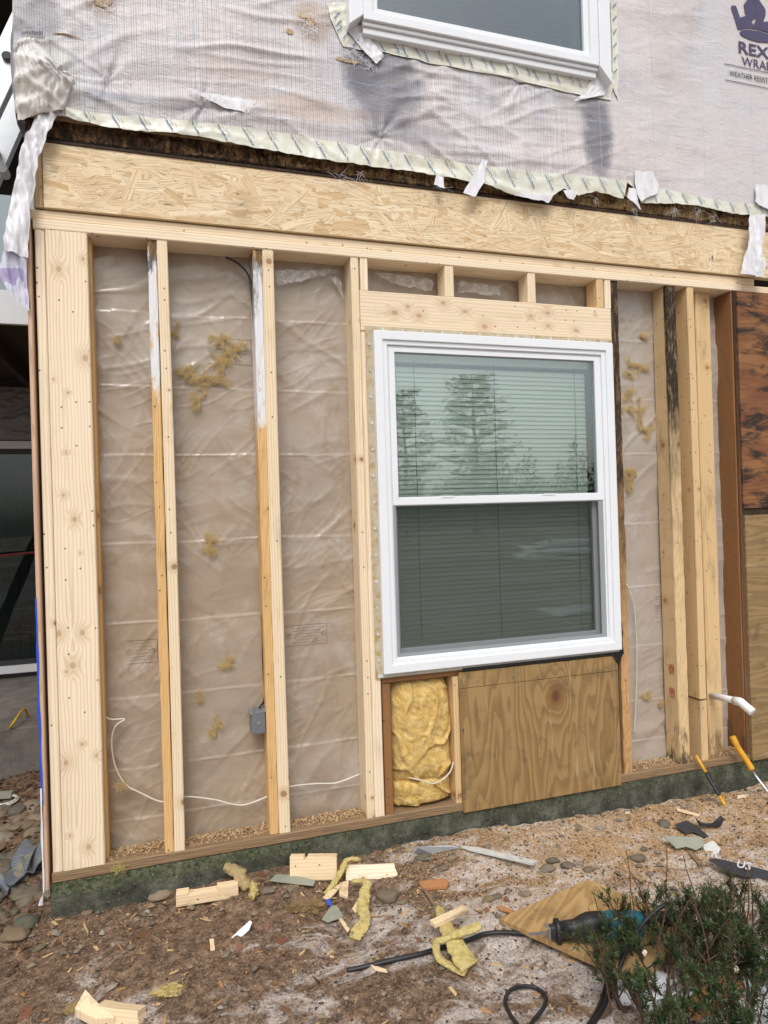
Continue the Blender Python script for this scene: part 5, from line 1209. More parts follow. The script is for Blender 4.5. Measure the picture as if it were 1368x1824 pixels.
m = MB(); vs_, fs_ = ztext('R', .05, ext=.001); A = G(1266,1541); m.add([tuple(A+ax*v[0]*.95+ay*v[1]*1.1+Vector((0,0,.034+.22*v[1]*1.1))) for v in vs_], fs_); m.build('lettering', M['white_print'], fs)
for i, (pa, pb, lab) in enumerate((((1232,1410-5),(1250,1530),'') ,)): pass
flat_poly('wood_splinter', [(1205,1438),(1212,1441),(1247,1450),(1245,1453),(1206,1443)], .006, M['scrap'], 'thin pale splinter on the sawdust near the foundation', 'wood splinter', lift=.008)
flat_poly('wood_splinter', [(1222,1514),(1230,1513),(1252,1535),(1246,1541)], .006, M['sill'], 'dark brown splinters below the broken siding', 'wood splinter', lift=.008)
flat_poly('wood_splinter', [(1313,1417),(1330,1414),(1331,1418),(1314,1422)], .007, M['pine_b'], 'pale chip on the sawdust between the two yellow tools', 'wood splinter', lift=.006)
flat_poly('wood_splinter', [(1113,1446),(1122,1445),(1136,1462),(1132,1468)], .01, M['scrap'], 'brown chip leaning at the foot of the foundation', 'wood splinter', lift=.02, tilt=(0,.8))
flat_poly('wood_splinter', [(884,1614),(892,1612),(915,1621),(912,1626),(888,1619)], .005, M['scrap_d'], 'orange splinters at the back corner of the plywood offcut', 'wood splinter', lift=.006)
flat_poly('wood_splinter', [(660,1718),(688,1726),(690,1731),(668,1727)], .005, M['scrap'], 'pale chip in front of the black hose', 'wood splinter', lift=.006)
flat_poly('wood_splinter', [(752,1582),(756,1578),(776,1610),(773,1613)], .004, M['sill'], 'thin dark twig above the folded insulation', 'twig', lift=.008)
# plywood offcut under the saw
ply = flat_poly('plywood_offcut', [(889,1636),(1046,1566),(1230,1640),(1150,1748),(1094,1727)], .018, M['ply_floor'], 'plywood offcut lying under the black and teal saw', 'plywood offcut', lift=.016, bevel=.001)

def ribbon(name, pts, wd, mat, label, cat, th=.012, fz=.004, seed=0, lumpy=.35):
    """soft flattened strip through (pixel x, pixel y, height, width factor)"""
    C = []
    for p in pts: g = G(p[0], p[1]); d = g-Vector((0,-CD,CH)); z = g.z+p[2]; C.append(Vector((0,-CD,CH))+d*((z-CH)/d.z))
    W_ = [p[3] if len(p) > 3 else 1. for p in pts]; S_ = spline(C, 14); ws = np.interp(np.linspace(0, len(pts)-1, len(S_)), range(len(pts)), W_)
    m = MB(); n = 22; b0 = 0
    for i, c in enumerate(S_):
        t_ = (S_[min(i+1, len(S_)-1)]-S_[max(i-1, 0)]).normalized(); a = t_.cross(Vector((0,0,1))); a = a.normalized() if a.length > .05 else Vector((1,0,0)); bb = a.cross(t_)
        for j in range(n):
            q = 2*math.pi*j/n; s = 1+lumpy*float(fbm(i*.16+seed, math.cos(q)*1.6+math.sin(q)*1.1+seed, 3, seed))
            m.v.append(tuple(c+a*(math.cos(q)*wd*ws[i]*.5*s)+bb*(math.sin(q)*th*.5*s)))
    L = len(S_)
    for i in range(L-1):
        for j in range(n): j2 = (j+1) % n; m.f.append((i*n+j, i*n+j2, (i+1)*n+j2, (i+1)*n+j))
    m.f.append(tuple(range(n-1,-1,-1))); m.f.append(tuple((L-1)*n+j for j in range(n)))
    fm = MB()
    for i in range(0, L, 2): fibres(m, S_[i], wd*ws[i]*.5, wd*.3, th*.8, 5, .022, .0009, 1.2, seed=seed*50+i)
    o = m.build(name, mat, None, smooth=True, origin=(S_[L//2].x, S_[L//2].y, min(v[2] for v in m.v))); return tag(o, label, cat)
ribbon('insulation_strip', [(640,1530,.07,.8),(618,1532,.08,1.),(608,1552,.05,.9),(595,1572,.03,.7),(578,1592,.01,.5)], .028, M['wool_y'], 'thin yellow insulation strip draped between the two wood blocks', 'insulation scrap', seed=2)
ribbon('insulation_strip', [(628,1570,.03,.5),(652,1570,.045,.8),(650,1590,.035,1.1),(646,1615,.02,1.2),(650,1640,.015,1.1),(640,1655,.012,1.5),(630,1672,.006,1.3)], .034, M['wool_y'], 'long pale yellow insulation strip curving down from the split block', 'insulation scrap', seed=5)
fo_ = ribbon('folded_insulation', [(781,1617,.03,.5),(792,1645,.05,.7),(806,1672,.05,1.),(822,1700,.04,1.25),(838,1722,.02,1.3)], .058, M['wool_y'], 'folded pale yellow insulation piece with a stick laid across it', 'insulation scrap', seed=8, th=.016, lumpy=.22)
rb = ribbon('insulation_fold', [(855,1648,.075,1.0),(825,1660,.07,1.),(792,1672,.06,.8),(777,1680,.045,.7),(782,1706,.02,.7),(805,1722,.014,.8),(830,1733,.01,.9)], .036, M['wool_y'], 'narrow arm of pale insulation bent round the folded piece', 'insulation scrap', seed=12, th=.015, lumpy=.2)
block('wood_lath', (776,1682), (836,1655), .014, .03, M['scrap'], 'thin pale stick lying across the folded insulation', 'stick', base_dz=.06, group=None)
ribbon('insulation_scrap', [(405,1545,.06,.8),(420,1552,.05,1.2),(432,1568,.03,1.),(440,1583,.01,.8)], .04, M['wool_t'], 'brown-yellow insulation clump against the foundation beside the stepped offcut', 'insulation scrap', seed=15, th=.03, lumpy=.6)
ribbon('insulation_scrap', [(450,1575,.02,.8),(452,1590,.02,1.),(446,1600,.01,.8)], .03, M['wool_y'], 'small yellow insulation clump right of the stepped offcut', 'insulation scrap', seed=18, th=.025, lumpy=.6)
for i, (px, py, rx, ry, rz, mt, lab) in enumerate(((530,1622,.04,.025,.018,'wool_b','brown dirty fluff left of the grey shingle scrap'), (560,1622,.032,.03,.024,'wool_b','rounded brown fluff clump touching the grey shingle scrap'),
        (300,1765,.045,.03,.006,'wool_y','flat yellow insulation shreds in the dirt at lower left'), (128,1803,.02,.015,.012,'wool_t','orange-yellow fluff beside the bottom left chunk'), (300,1600,.02,.012,.01,'wool_b','dull brown fluff beside the foundation'), (1015,1703,.014,.01,.005,'wool_t','small orange fluff scrap in front of the plywood offcut'))):
    c = G(px, py); c.z += rz*.5; m = MB(); lump(m, c, rx*.75, ry*.75, rz*.9, seed=i+3, amp=.9); fibres(m, c, rx, ry, rz, 420, .028, .0011, 1.4, seed=90+i)
    tag(m.build('insulation_clump', M[mt], None, origin=(c.x, c.y, c.z-rz)), lab, 'insulation scrap')

# stones
def stone_mesh(seed):
    bm = bmesh.new(); bmesh.ops.create_icosphere(bm, subdivisions=3, radius=1.)
    for v in bm.verts:
        d = v.co.normalized(); s = 1+.28*float(fbm(d.x*1.1+seed*3+d.z, d.y*1.1-d.z*.7+seed, 3, seed))
        v.co = d*s; v.co.z *= .72
    me = bpy.data.meshes.new('stone'); bm.to_mesh(me); bm.free(); me.materials.append(M['stone']); me.polygons.foreach_set('use_smooth', [True]*len(me.polygons)); return me
SM = [stone_mesh(i) for i in range(7)]
def stone(px, py, r, lab, grp, el=1.4):
    c = G(px, py); k = random.randrange(7); o = bpy.data.objects.new('stone', SM[k]); COL.objects.link(o)
    o.location = (c.x, c.y, c.z+r*.25); o.scale = (r*el, r*random.uniform(.7, 1.), r*random.uniform(.65,.85)); o.rotation_euler = (random.uniform(-.2,.2), random.uniform(-.2,.2), random.uniform(-.5,.5))
    tag(o, lab, 'stone', grp)
for (px, py, r, lab) in ((285,1600,.038,'tan stone wedged between the stepped offcut and the foundation'), (690,1600,.034,'dark grey-green stone right of the long insulation strip'), (155,1628,.018,'small greenish stone among leaves at the foot of the foundation'),
        (20,1630,.022,'yellowish stone in the dirt at the far left below the corner'), (752,1532,.028,'rounded grey stone under the pale metal flashing'), (790,1548,.018,'small tan stone below the long white splinter'), (805,1530,.018,'small grey stone just behind the long white splinter'),
        (975,1550,.025,'green-grey stone at the right end of the long white splinter'), (985,1535,.020,'yellow-tan stone above the green-grey stone'), (1012,1545,.028,'upright tan and grey stone right of the green-grey stone'), (1048,1552,.020,'orange-tan stone near the back corner of the plywood offcut'), (1033,1540,.013,'small white stone right of the upright stone'),
        (1068,1477,.018,'dark green-grey stone near the foundation at right of centre'), (1182,1470,.026,'yellow-grey angular stone left of the felt scrap'), (1135,1532,.028,'flat grey stone behind the shrub'), (870,1605,.020,'flat grey stone left of the orange splinters'), (885,1600,.018,'dark stone next to the flat grey stone'), (475,1590,.022,'grey stone below the grey vinyl strip'), (445,1548,.02,'dark stone left of the grey vinyl strip'),
        (935,1595,.018,'pale stone behind the plywood offcut'), (1030,1473,.014,'small tan stone at the foot of the foundation'), (1062,1548,.010,'tiny stone right of the orange-tan stone'), (70,1690,.016,'flat green-grey stone in the dirt at lower left')):
    stone(px, py, r, lab, 'stones lying on the dirt', 1.25)
random.seed(5)
for i in range(330):
    # cobbles of the bed beside the patio: placed by ground position
    y = -.12+(1.72+.12)*(i/330.)**.9; x = random.uniform(-.55-.33*(y+CD)/1.0*.62, -.50-.0*y) if y > 0 else random.uniform(-1.05, -.56)
    r = random.uniform(.018, .046)
    if i % 2 and y < .0: continue
    if i > 120: r *= .9
    if i >= 240: continue
    k = random.randrange(7); o = bpy.data.objects.new('cobble', SM[k]); COL.objects.link(o); o.location = (x, y, float(gh(x, y))+r*.08)
    o.scale = (r*1.35, r, r*.7); o.rotation_euler = (random.uniform(-.3,.3), random.uniform(-.3,.3), random.uniform(0, 6.28)); tag(o, 'rounded river stone in the bed beside the patio', 'stone', 'river stones beside the patio')

# scattered crumbs ---------------------------------------------------------
def scatter(name, n, reg, size, mat, label, kind='box', dens=None, el=(1,1,1), sink=.2, seed=1, up=.25):
    rg = np.random.default_rng(seed); x = rg.uniform(reg[0], reg[1], n*3); y = rg.uniform(reg[2], reg[3], n*3)
    if dens is not None:
        k = rg.random(n*3) < dens(x, y); x, y = x[k][:n], y[k][:n]
    else: x, y = x[:n], y[:n]
    n = len(x); z = gh(x, y); s = size[0]+(size[1]-size[0])*rg.random(n)**2.2
    if kind == 'box': B = np.array([(-1,-1,-1),(1,-1,-1),(1,1,-1),(-1,1,-1),(-.9,-.8,1),(.9,-1,1),(1,.8,1),(-1,.9,1)], float); Fc = np.array([(0,3,2,1),(4,5,6,7),(0,1,5,4),(1,2,6,5),(2,3,7,6),(3,0,4,7)])
    elif kind == 'oct': B = np.array([(1,0,0),(.3,1,0),(-.9,.5,0),(-.7,-.7,0),(.5,-.9,0),(0,0,1),(.1,.1,-.7)], float); Fc = np.array([(i, (i+1) % 5, 5, 5) for i in range(5)]+[((i+1) % 5, i, 6, 6) for i in range(5)])
    k = len(B); J = rg.uniform(.7, 1.3, (n, k, 3)); V = B[None]*J*np.array(el)[None, None]*s[:, None, None]
    a = rg.uniform(0, 2*np.pi, n); b = rg.normal(0, up, n); c, d = np.cos(b), np.sin(b); X = V[...,0]*c[:,None]+V[...,2]*d[:,None]; Zz = -V[...,0]*d[:,None]+V[...,2]*c[:,None]; Yy = V[...,1]
    c, d = np.cos(a), np.sin(a); X2 = X*c[:,None]-Yy*d[:,None]; Y2 = X*d[:,None]+Yy*c[:,None]
    V = np.stack([X2+x[:,None], Y2+y[:,None], Zz+(z+s*el[2]*(1-sink))[:,None]], -1).reshape(-1, 3); idx = (Fc[None]+(np.arange(n)*k)[:,None,None]).reshape(-1, 4)
    me = bpy.data.meshes.new(name)
    if kind == 'oct': fs = [tuple(q[:3]) for q in idx.tolist()]
    else: fs = idx.tolist()
    me.from_pydata(V.tolist(), [], fs); me.update(); me.materials.append(mat); o = link(name, me); return tag(o, label, kind='stuff')
right = lambda x, y: sstep(x, .5, 1.8)*sstep(y, -.95, -.15)
edge = lambda x, y: np.clip(sstep(y, -.35, -.02)+.15, 0, 1)
scatter('pebbles', 1100, (-1.4, 3.6, -1.3, -.01), (.003, .016), M['stone'], 'small pebbles in the dirt', 'oct', lambda x, y: .25+.75*edge(x, y), (1.2,1,.7), .4, 2)
scatter('wood_chips', 1300, (-.7, 3.6, -1.25, -.01), (.0025, .011), M['chips'], 'wood chips and splinters strewn on the dirt', 'box', lambda x, y: .2+.8*np.maximum(edge(x, y), right(x, y)), (1.6,.45,.14), .1, 3)
scatter('splinters', 190, (-.5, 3.6, -1.0, -.01), (.008, .028), M['chips'], 'long thin wood splinters on the dirt', 'box', lambda x, y: .15+.85*edge(x, y), (1.3,.10,.07), -.3, 4)
scatter('sawdust', 30000, (.6, 3.6, -.9, -.005), (.0012, .0035), M['dust'], 'sawdust along the right of the foundation', 'box', right, (1.3,.8,.4), 0., 5)
scatter('crumbs', 9500, (-1.5, 3.0, -1.35, -.005), (.0015, .006), M['debris'], 'dark soil crumbs', 'oct', None, (1,1,.7), .2, 6)
scatter('dead_leaves', 90, (-1.3, 1.2, -.8, 1.2), (.010, .022), M['leaf'], 'dead brown leaves', 'box', lambda x, y: .5+.0*x, (1.2,.8,.05), -1.5, 7, .5)
scatter('bed_crumbs', 3500, (-1.7, -.5, -.3, 1.75), (.003, .014), M['debris'], 'dark soil and twigs between the river stones', 'oct', None, (1.2,1,.7), .2, 8)
# sawdust resting on the bottom plate
m = MB(); rg = random.Random(3)
for i in range(5200):
    x = rg.uniform(-.30, 2.75); y = rg.triangular(.012, .10, .085)
    if zx(668,1400) < x < zx(1128, 1340) : continue
    s = rg.uniform(.0012, .0045)*(1.5 if rg.random() < .06 else 1); z = .039+max(0, (y-.03))*.16*(.5+.8*abs(float(perlin(x*9, y*20, 4))))+s*.2
    a = rg.random()*3.14; m.obox((x, y, z), Vector((math.cos(a), math.sin(a), rg.uniform(-.4,.4)))*s, Vector((-math.sin(a), math.cos(a), 0))*s*.6, Vector((0,0,1))*s*.4)
tag(m.build('sawdust', M['dust'], None), 'sawdust and chips lying on the bottom plate', kind='stuff')

# metal foil and the round lid at the far left
def m_foil():
    t = T('ribbed_foil'); x, y, z = t.sep(t.co('UV')); r = t.math('FRACT', t.math('MULTIPLY', x, 34.)); n = t.noise(t.co(), 14, 3)
    c = t.mix(t.sm(r, .35, .6), (.42,.48,.56), (.03,.035,.05)); c = t.mix(t.math('MULTIPLY', t.sm(n, .55, .7), .5), c, (.5,.45,.15)); return t.out(c, .3, .3)
M['foil'] = m_foil()
def foil(pts, lab, sd):
    m = MB(); L, Rr = [G(*p) for p in pts[0]], [G(*p) for p in pts[1]]; n = 24; k = len(L)
    for i in range(n):
        t_ = i/(n-1)*(k-1); a = min(int(t_), k-2); f = t_-a; l = L[a].lerp(L[a+1], f); r = Rr[a].lerp(Rr[a+1], f)
        for j in range(8): q = l.lerp(r, j/7); m.v.append((q.x, q.y, q.z+.02+.03*abs(math.sin(t_*1.7+sd))+.006*math.sin(j)))
    for i in range(n-1):
        for j in range(7): a = i*8+j; m.f.append((a, a+1, a+9, a+8)); m.uv += [(i/n, j/7), (i/n, (j+1)/7), ((i+1)/n, (j+1)/7), ((i+1)/n, j/7)]
    c = L[0]; o = m.build('ribbed_foil', M['foil'], None, smooth=True, origin=(c.x, c.y, min(v[2] for v in m.v))); tag(o, lab, 'foil strip', 'ribbed strips at the left')
foil([[(46,1512),(22,1545),(0,1590)],[(66,1528),(50,1560),(26,1600)]], 'ribbed grey foil strip running toward the lower left', 1.)
foil([[(36,1545),(60,1530),(85,1515)],[(46,1578),(66,1562),(88,1545)]], 'ribbed foil strip with a yellow tinge nearest the house corner', 2.)
foil([[(-15,1570),(5,1575),(20,1592)],[(-15,1600),(0,1605),(8,1610)]], 'ribbed pale foil end at the very left', 0.)
c = G(6, 1432); m = MB()
for k in range(2): m.tube([c+Vector((.07*math.cos(a_/24*6.283)*(1-.12*k), .07*math.sin(a_/24*6.283)*(1-.12*k), .014+.006*k)) for a_ in range(25)], .0065, 8)
ld_ = m.build('white_ring', M['fin_w'], None, smooth=True, origin=c); tag(ld_, 'round whitish pipe ring half buried among the river stones', 'pipe ring')
block('wood_block', (-12,1430), (20,1426), .03, .04, M['slate'], 'small grey block lying in the whitish ring at the left', 'block', base_dz=.02, group=None)
m = MB(); m.tube(spline([G(-40,1380)+Vector((0,0,.01)), G(-5,1330)+Vector((0,0,.012)), WV(18,1296,1.75)+Vector((0,0,0)), WV(42,1264,1.9), WV(52,1278,2.0), WV(75,1283,2.05), WV(120,1283,2.1)]), .008, 8)
tag(m.build('extension_cord', M['yel_cord'], None, smooth=True, origin=G(0,1330)), 'yellow extension cord rising over the edge of the patio slab', 'cord')
m = MB(); m.tube(spline([G(-30,1372)+Vector((0,0,.03)), G(0,1356)+Vector((0,0,.03)), G(38,1337)+Vector((0,0,.04)), G(52,1322)+Vector((0,0,.04)), G(70,1312)+Vector((0,0,.03)), G(85,1290)+Vector((0,0,.02))]), .008, 8)
tag(m.build('extension_cord', M['yel_cord'], None, smooth=True, origin=G(0,1356)), 'yellow extension cord lying over the river stones', 'cord')

# ------------------------------------------------------------------ tools
def onray(px, py, Y): return WV(px, py, Y)
pb = empty('pry_bar', G(1293,1436), 'small yellow and black tool standing in the sawdust against the bottom plate', 'pry bar')
a_, b_ = onray(1240,1345,-.015), G(1292,1436); d = (b_-a_); cs = d.normalized().cross(Vector((0,1,0))).normalized()
m = MB(); m.tube([a_, a_+d*.03, a_+d*.12, a_+d*.36], [.003,.006,.008,.0085], 10, flat=.6); m.tube([a_+d*.80, a_+d*.97, b_], [.009,.009,.007], 10, flat=.7); m.build('yellow_end', M['yel'], pb, smooth=True)
m = MB(); m.tube([a_+d*.355, a_+d*.40, a_+d*.78, a_+d*.81], [.0095,.011,.011,.0095], 12, flat=.7); m.build('black_grip', M['black_rub'], pb, smooth=True)
hm = empty('hammer', G(1385,1450), 'yellow handled steel tool leaning on the wall at the right edge', 'hammer')
a_, b_, c_ = onray(1304,1311,-.02), onray(1340,1372,-.10), G(1386,1440)
P_ = spline([a_, a_.lerp(b_, .35)+Vector((-.006,0,0)), a_.lerp(b_, .75), b_], 6); m = MB(); m.tube(P_, list(np.interp(np.linspace(0,1,len(P_)), [0,.05,.3,.7,.95,1], [.0135,.0165,.015,.0145,.0155,.011])), 14); m.build('yellow_handle', M['yel'], hm, smooth=True)
m = MB(); m.tube([b_-(c_-b_)*.03, b_+(c_-b_)*.15, c_+Vector((0,0,.02))], [.009,.0075,.0075], 10, flat=.6); m.build('steel_shaft', M['steel'], hm, smooth=True)
m = MB(); hd = G(1366,1434)+Vector((0,0,.012)); m.tube([hd, c_+Vector((0,0,.018)), c_+Vector((.06,0,.02))], [.004,.012,.013], 10); m.build('head', M['felt'], hm, smooth=True)

# reciprocating saw on the plywood
sw = empty('reciprocating_saw', G(1090,1690), 'black and teal reciprocating saw lying on the plywood offcut, half hidden by the shrub', 'saw')
def onp(px, py, h):
    d = ray(px, py); z0 = ply.location.z+.018+h; t = (z0-CH)/d.z; return Vector((t*d.x, -CD+t*d.y, z0))
A_ = onp(980,1660,.035); B_ = onp(1230,1640,.045); ax = (B_-A_).normalized(); L = .44
up = Vector((0,0,1)); sd_ = ax.cross(up).normalized(); up = sd_.cross(ax)
def loft(mb, secs, n=20, pw=2.6):
    """secs: (s along, half width, half height, offset up)"""
    b0 = len(mb.v)
    for (s, hw, hh, of) in secs:
        for j in range(n):
            q = 2*math.pi*j/n; c, s2 = math.cos(q), math.sin(q); c = math.copysign(abs(c)**(2/pw), c); s2 = math.copysign(abs(s2)**(2/pw), s2)
            mb.v.append(tuple(A_+ax*s+sd_*(hw*c)+up*(hh*s2+of)))
    for i in range(len(secs)-1):
        for j in range(n): j2 = (j+1) % n; mb.f.append((b0+i*n+j, b0+(i+1)*n+j, b0+(i+1)*n+j2, b0+i*n+j2))
    mb.f.append(tuple(b0+j for j in range(n))); mb.f.append(tuple(b0+(len(secs)-1)*n+j for j in range(n-1,-1,-1)))
m = MB(); loft(m, [(.016,.026,.034,0),(.018,.030,.037,0),(.030,.030,.037,0),(.032,.024,.027,0),(.08,.025,.028,.002),(.10,.030,.036,.004),(.125,.034,.043,.006),(.17,.034,.043,.006),(.172,.030,.04,.006)]); m.build('front_boot', M['black_rub'], sw, smooth=True)
m = MB(); loft(m, [(.17,.031,.040,.006),(.20,.034,.042,.006),(.27,.034,.040,.004),(.30,.028,.034,.004)]); m.build('motor_housing', M['teal'], sw, smooth=True)
m = MB(); loft(m, [(.30,.026,.032,.004),(.33,.020,.026,.01),(.40,.018,.022,.012),(.44,.020,.026,.0),(.45,.012,.016,.0)]); m.build('handle', M['black_rub'], sw, smooth=True)
m = MB(); loft(m, [(-.006,.010,.017,0),(0,.014,.022,0),(.016,.015,.024,0)], 12, 4); m.build('blade_clamp', M['gasket'], sw, bevel=.002)
m = MB(); m.obox(A_-ax*.004-up*.002, ax*.003, sd_*.013, up*.020) ; m.obox(A_-ax*.010+up*.019, ax*.007, sd_*.012, up*.002); m.build('shoe', M['steel'], sw, bevel=.001)
m = MB(); m.obox(A_-ax*.035-up*.002, ax*.035, sd_*.0006, up*.005); m.build('blade', M['steel'], sw)
def gp(px, py, h): g = G(px, py); d = g-Vector((0,-CD,CH)); z = g.z+h; return Vector((0,-CD,CH))+d*((z-CH)/d.z)
m = MB(); m.tube(spline([A_+ax*.45, A_+ax*.50+up*.05, gp(1262,1630,.13), gp(1225,1612,.19), gp(1185,1612,.20), gp(1150,1640,.17), gp(1130,1672,.13), gp(1112,1702,.08), gp(1102,1730,.04), gp(1084,1775,.012), gp(1062,1815,.01), gp(1030,1860,.008)], 12), .0065, 10)
tag(m.build('power_cord', M['cord'], None, smooth=True, origin=gp(1084,1775,0)), 'black cord arching from the saw over the shrub to the bottom edge', 'cord')
m = MB(); m.tube(spline([gp(1088,1722,.03), gp(1080,1750,.012), gp(1070,1785,.009), gp(1055,1815,.008), gp(1030,1850,.008)], 10), .0055, 10)
tag(m.build('power_cord', M['cord'], None, smooth=True, origin=gp(1070,1785,0)), 'second black cord strand left of the arching one', 'cord')
m = MB(); m.tube(spline([gp(930,1835,.01), gp(912,1812,.01), gp(900,1785,.01), gp(908,1765,.012), gp(930,1757,.012), gp(955,1760,.012), gp(972,1775,.014), gp(968,1795,.012), gp(950,1818,.01), gp(935,1845,.01)], 12), .0055, 10)
tag(m.build('power_cord', M['cord'], None, smooth=True, origin=gp(935,1820,0)), 'round loop of black cord at the bottom edge', 'cord')
m = MB(); m.tube(spline([gp(618,1729,.002), gp(650,1722,.008), gp(700,1710,.01), (gp(745,1700,.01)), gp(780,1690,.01), gp(830,1676,.012), gp(862,1664,.014), gp(895,1661,.016), gp(935,1663,.010)], 12), .0075, 10)
tag(m.build('black_hose', M['cord'], None, smooth=True, origin=gp(745,1700,0)), 'black hose across the dirt under the folded insulation to the plywood offcut', 'hose')

# ------------------------------------------------------------------ the yew shrub
M['twig'] = simple('bare_twig', (.17,.085,.05), .7, noise=.3, sc=60, bump=.3)
def shrub():
    rnd = random.Random(21); c0 = G(1303,1800); c0.z = float(gh(c0.x, c0.y))
    root = empty('yew_shrub', c0, 'low dark green yew shrub with brown stems over snow at the lower right', 'shrub')
    st = MB(); nd = MB()
    def needles(p, q, s=1.):
        d = (q-p); L = d.length; n = max(3, int(L/.0034)); d.normalize(); s1 = d.orthogonal().normalized(); s1.rotate(Matrix.Rotation(rnd.random()*6.28, 3, d)); s2 = d.cross(s1)
        for i in range(n):
            o = p+(q-p)*(i/n); an = (i % 2)*math.pi+rnd.gauss(0, .55); dr = (s1*math.cos(an)+s2*math.sin(an))*.9+d*rnd.uniform(.35, .9); dr.normalize()
            l = rnd.uniform(.012, .021)*s; w_ = dr.cross(d).normalized()*.0017
            nd.add([o-w_*.6, o+dr*l*.5-w_, o+dr*l, o+dr*l*.5+w_], [(0,1,2,3)])
    def grow(p, d, L, r, lev):
        K = 5 if lev < 2 else 3; pts = [p]; 
        for k in range(K): d = (d+Vector((rnd.gauss(0,.11), rnd.gauss(0,.11), .05+rnd.gauss(0,.06)))).normalized(); pts.append(pts[-1]+d*(L/K))
        st.tube(pts, [r*(1-.6*k/K) for k in range(K+1)], 5 if lev < 2 else 3)
        if lev >= 2:
            for k in range(K): needles(pts[k], pts[k+1])
            return
        if lev == 1:
            for k in range(2, K): needles(pts[k], pts[k+1])
        nb = 5 if lev == 0 else 7
        for i in range(nb):
            f = rnd.uniform(.30, 1.) if lev == 0 else rnd.uniform(.3, 1.); k = min(int(f*K), K-1); q = pts[k].lerp(pts[k+1], f*K-k)
            dd = (d+Vector((rnd.gauss(0,.6), rnd.gauss(0,.6), rnd.gauss(0,.3)+.15))).normalized(); grow(q, dd, L*rnd.uniform(.28, .46), r*.5, lev+1)
    for i in range(86):
        a = rnd.random()*6.283; rr_ = math.sqrt(rnd.random()); x, y = math.cos(a)*rr_*.36, math.sin(a)*rr_*.30
        p = c0+Vector((x, y, 0)); p.z = float(gh(p.x, p.y))-.01; d = Vector((x*1.1+rnd.gauss(0,.12), y*.9+rnd.gauss(0,.12), .75+.2*rnd.random())).normalized(); grow(p, d, rnd.uniform(.15, .26)*(1.12-.35*rr_), rnd.uniform(.0035,.006), 0)
    st.build('stems', M['bark'], root); nd.build('needles', M['needle'], root)
    bt = MB()
    for i in range(60):
        a = rnd.random()*6.283; rr_ = math.sqrt(rnd.random()); p = c0+Vector((math.cos(a)*rr_*.36, math.sin(a)*rr_*.3+.04, 0)); d = Vector((rnd.gauss(0,.22), rnd.gauss(0,.2), 1)).normalized(); L_ = rnd.uniform(.15,.34); pts = [p]
        for k in range(6): d = (d+Vector((rnd.gauss(0,.1), rnd.gauss(0,.1), .03))).normalized(); pts.append(pts[-1]+d*L_/6)
        bt.tube(pts, [.0032*(1-.1*k) for k in range(7)], 5)
    bt.build('bare_twigs', M['twig'], root)
    # snow under it
    m = MB()
    for i in range(14):
        a = rnd.random()*6.283; rr_ = rnd.random()*.30; p = c0+Vector((.07+math.cos(a)*rr_, math.sin(a)*rr_, .0)); p.z = float(gh(p.x, p.y))+.004; s = rnd.uniform(.05, .10); lump(m, p, s, s*.8, s*.28, seed=i, amp=.5)
    tag(m.build('snow', M['snow'], None, smooth=True), 'patchy snow under the yew shrub', kind='stuff')
    for i, (px, py) in enumerate(((1148,1697), (1312,1727), (1309,1762))):
        m = MB(); c = gp(px, py, .17); lump(m, c, .007, .005, .008, seed=i+40, n=10); tag(m.build('wood_chip', M['pine_b'], None, origin=c), ['pale chip caught in the left of the shrub', 'pale chip caught in the shrub, the upper of two at its right', 'pale chip caught in the shrub, the lower of two at its right'][i], 'wood chip')
    m = MB(); c = gp(1270,1775,.06); m.obox(c, Vector((.10,.02,.005)), Vector((-.006,.028,0)), Vector((0,0,.012))); tag(m.build('rotten_wood', M['scrap_d'], None, origin=c, bevel=.003), 'dark red rotten wood piece inside the shrub', 'wood offcut')
shrub()

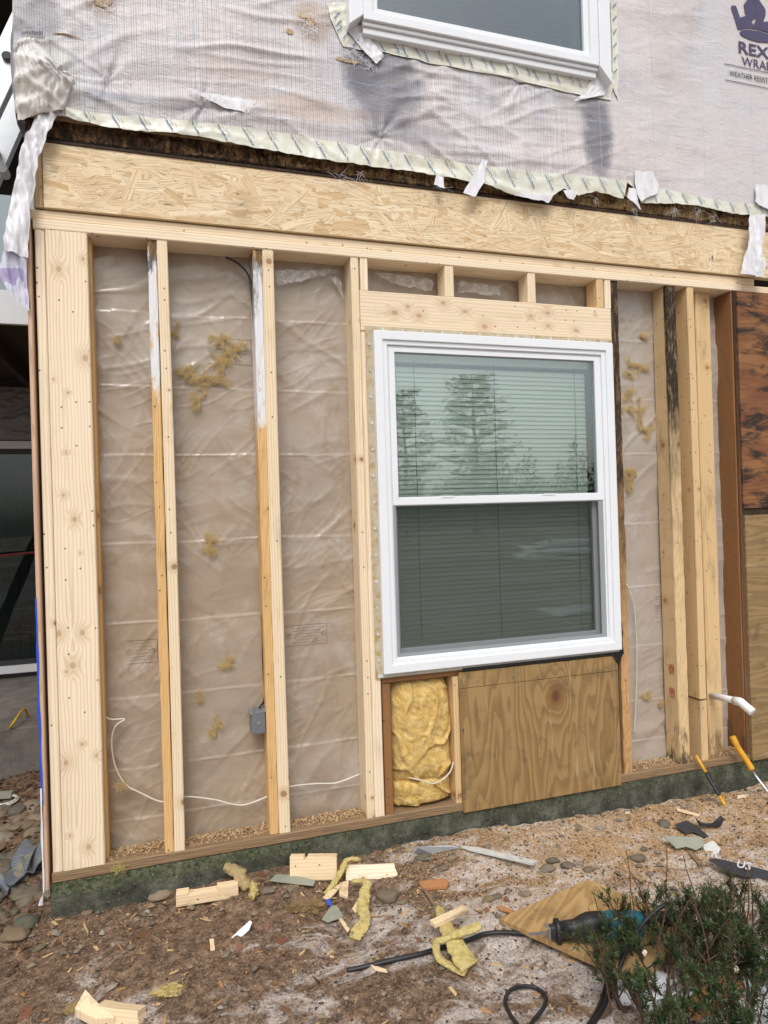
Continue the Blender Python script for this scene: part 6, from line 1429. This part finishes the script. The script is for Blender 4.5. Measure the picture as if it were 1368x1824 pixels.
# ------------------------------------------------------------------ what the window reflects: trees across the yard
def conifer(x, y, hgt, wd, label, sd, lo=.25):
    rnd = random.Random(sd); z0 = float(gbase(x, y)); root = empty('pine_tree', (x, y, z0), label, 'tree', 'trees across the yard')
    m = MB(); top = Vector((x, y, z0+hgt)); m.tube([Vector((x, y, z0-.1)), Vector((x+.1, y, z0+hgt*.5)), top], [hgt*.022, hgt*.014, .02], 8); 
    nd = MB(); nb = 70
    for i in range(nb):
        f = lo+(1-lo)*(i//5*5+rnd.uniform(0,1.2))/nb; p = Vector((x, y, z0+hgt*f)); a = i*2.4+rnd.random(); prof = (math.sin((1-(f-lo)/(1-lo))*2.3+.25))**.8*.5*wd*rnd.uniform(.55, 1.1)
        q = p+Vector((math.cos(a)*prof, math.sin(a)*prof, prof*rnd.uniform(.0, .30))); m.tube([p, p.lerp(q, .5)+Vector((0,0,-.03*prof)), q], [.05,.035,.015], 5)
        for k in range(44):
            c = p.lerp(q, rnd.uniform(.35, 1.05))+Vector((rnd.gauss(0,.22), rnd.gauss(0,.22), rnd.gauss(0,.13))); s = rnd.uniform(.07,.16)
            for j in range(9):
                d = Vector((rnd.gauss(0,1), rnd.gauss(0,1), rnd.gauss(.2,.6))).normalized()*s; e = d.orthogonal().normalized()*s*.12; nd.add([c-e, c+d-e*.3, c+d+e*.3, c+e], [(0,1,2,3)])
    m.build('trunk', M['bark'], root); nd.build('crown', M['pine_needle'], root)
def mirror_dir(px): return YAW+math.atan((px-684)/F_PX)
def place(px, dist): a = mirror_dir(px); return dist*math.sin(a), -(dist*math.cos(a)-CD)
x, y = place(848, 42); conifer(x, y, 10.0, 5.2, 'tall broad pine across the yard mirrored in the upper pane', 3, .2)
x, y = place(722, 44); conifer(x, y, 9.6, 4.6, 'pine across the yard mirrored at the left of the pane', 5, .05)
rnd = random.Random(8); nd = MB()
for i in range(26000):
    px = rnd.uniform(560, 1250); a = mirror_dir(px); ds = rnd.uniform(58, 70); hh = 5.2+2.2*float(perlin(px*.02, 0., 3))+1.2*float(perlin(px*.07, 0., 5)); z = abs(rnd.gauss(0, .45))*hh
    c = Vector((ds*math.sin(a), -(ds*math.cos(a)-CD), min(z, hh)-.2)); s = rnd.uniform(.12,.32); d = Vector((rnd.gauss(0,1), rnd.gauss(0,.4), rnd.gauss(.4,.7))).normalized()*s; e = d.orthogonal().normalized()*s*.35
    nd.add([c-e, c+d-e*.2, c+d+e*.2, c+e], [(0,1,2,3)])
tag(nd.build('far_woods', M['pine_needle'], None), 'far wood across the yard', kind='stuff')
m = MB(); rnd = random.Random(4)
for (px, py, s) in ((1010,990,1.5),(1030,975,2.0),(1015,1080,.45)):  # snow heaps added for pale reflections; larger ones stand in for a vehicle
    a = mirror_dir(px); ds = 1.43*1200/(py-906); x, y = ds*math.sin(a), -(ds*math.cos(a)-CD); lump(m, (x, y, float(gbase(x, y))), s, s*.8, s*.16, seed=int(px), n=16, amp=.5)
tag(m.build('added_snow_heaps', M['snow'], None, smooth=True), 'snow heaps added across the yard as pale shapes for the lower pane to reflect', kind='stuff')
bpy.context.view_layer.update()
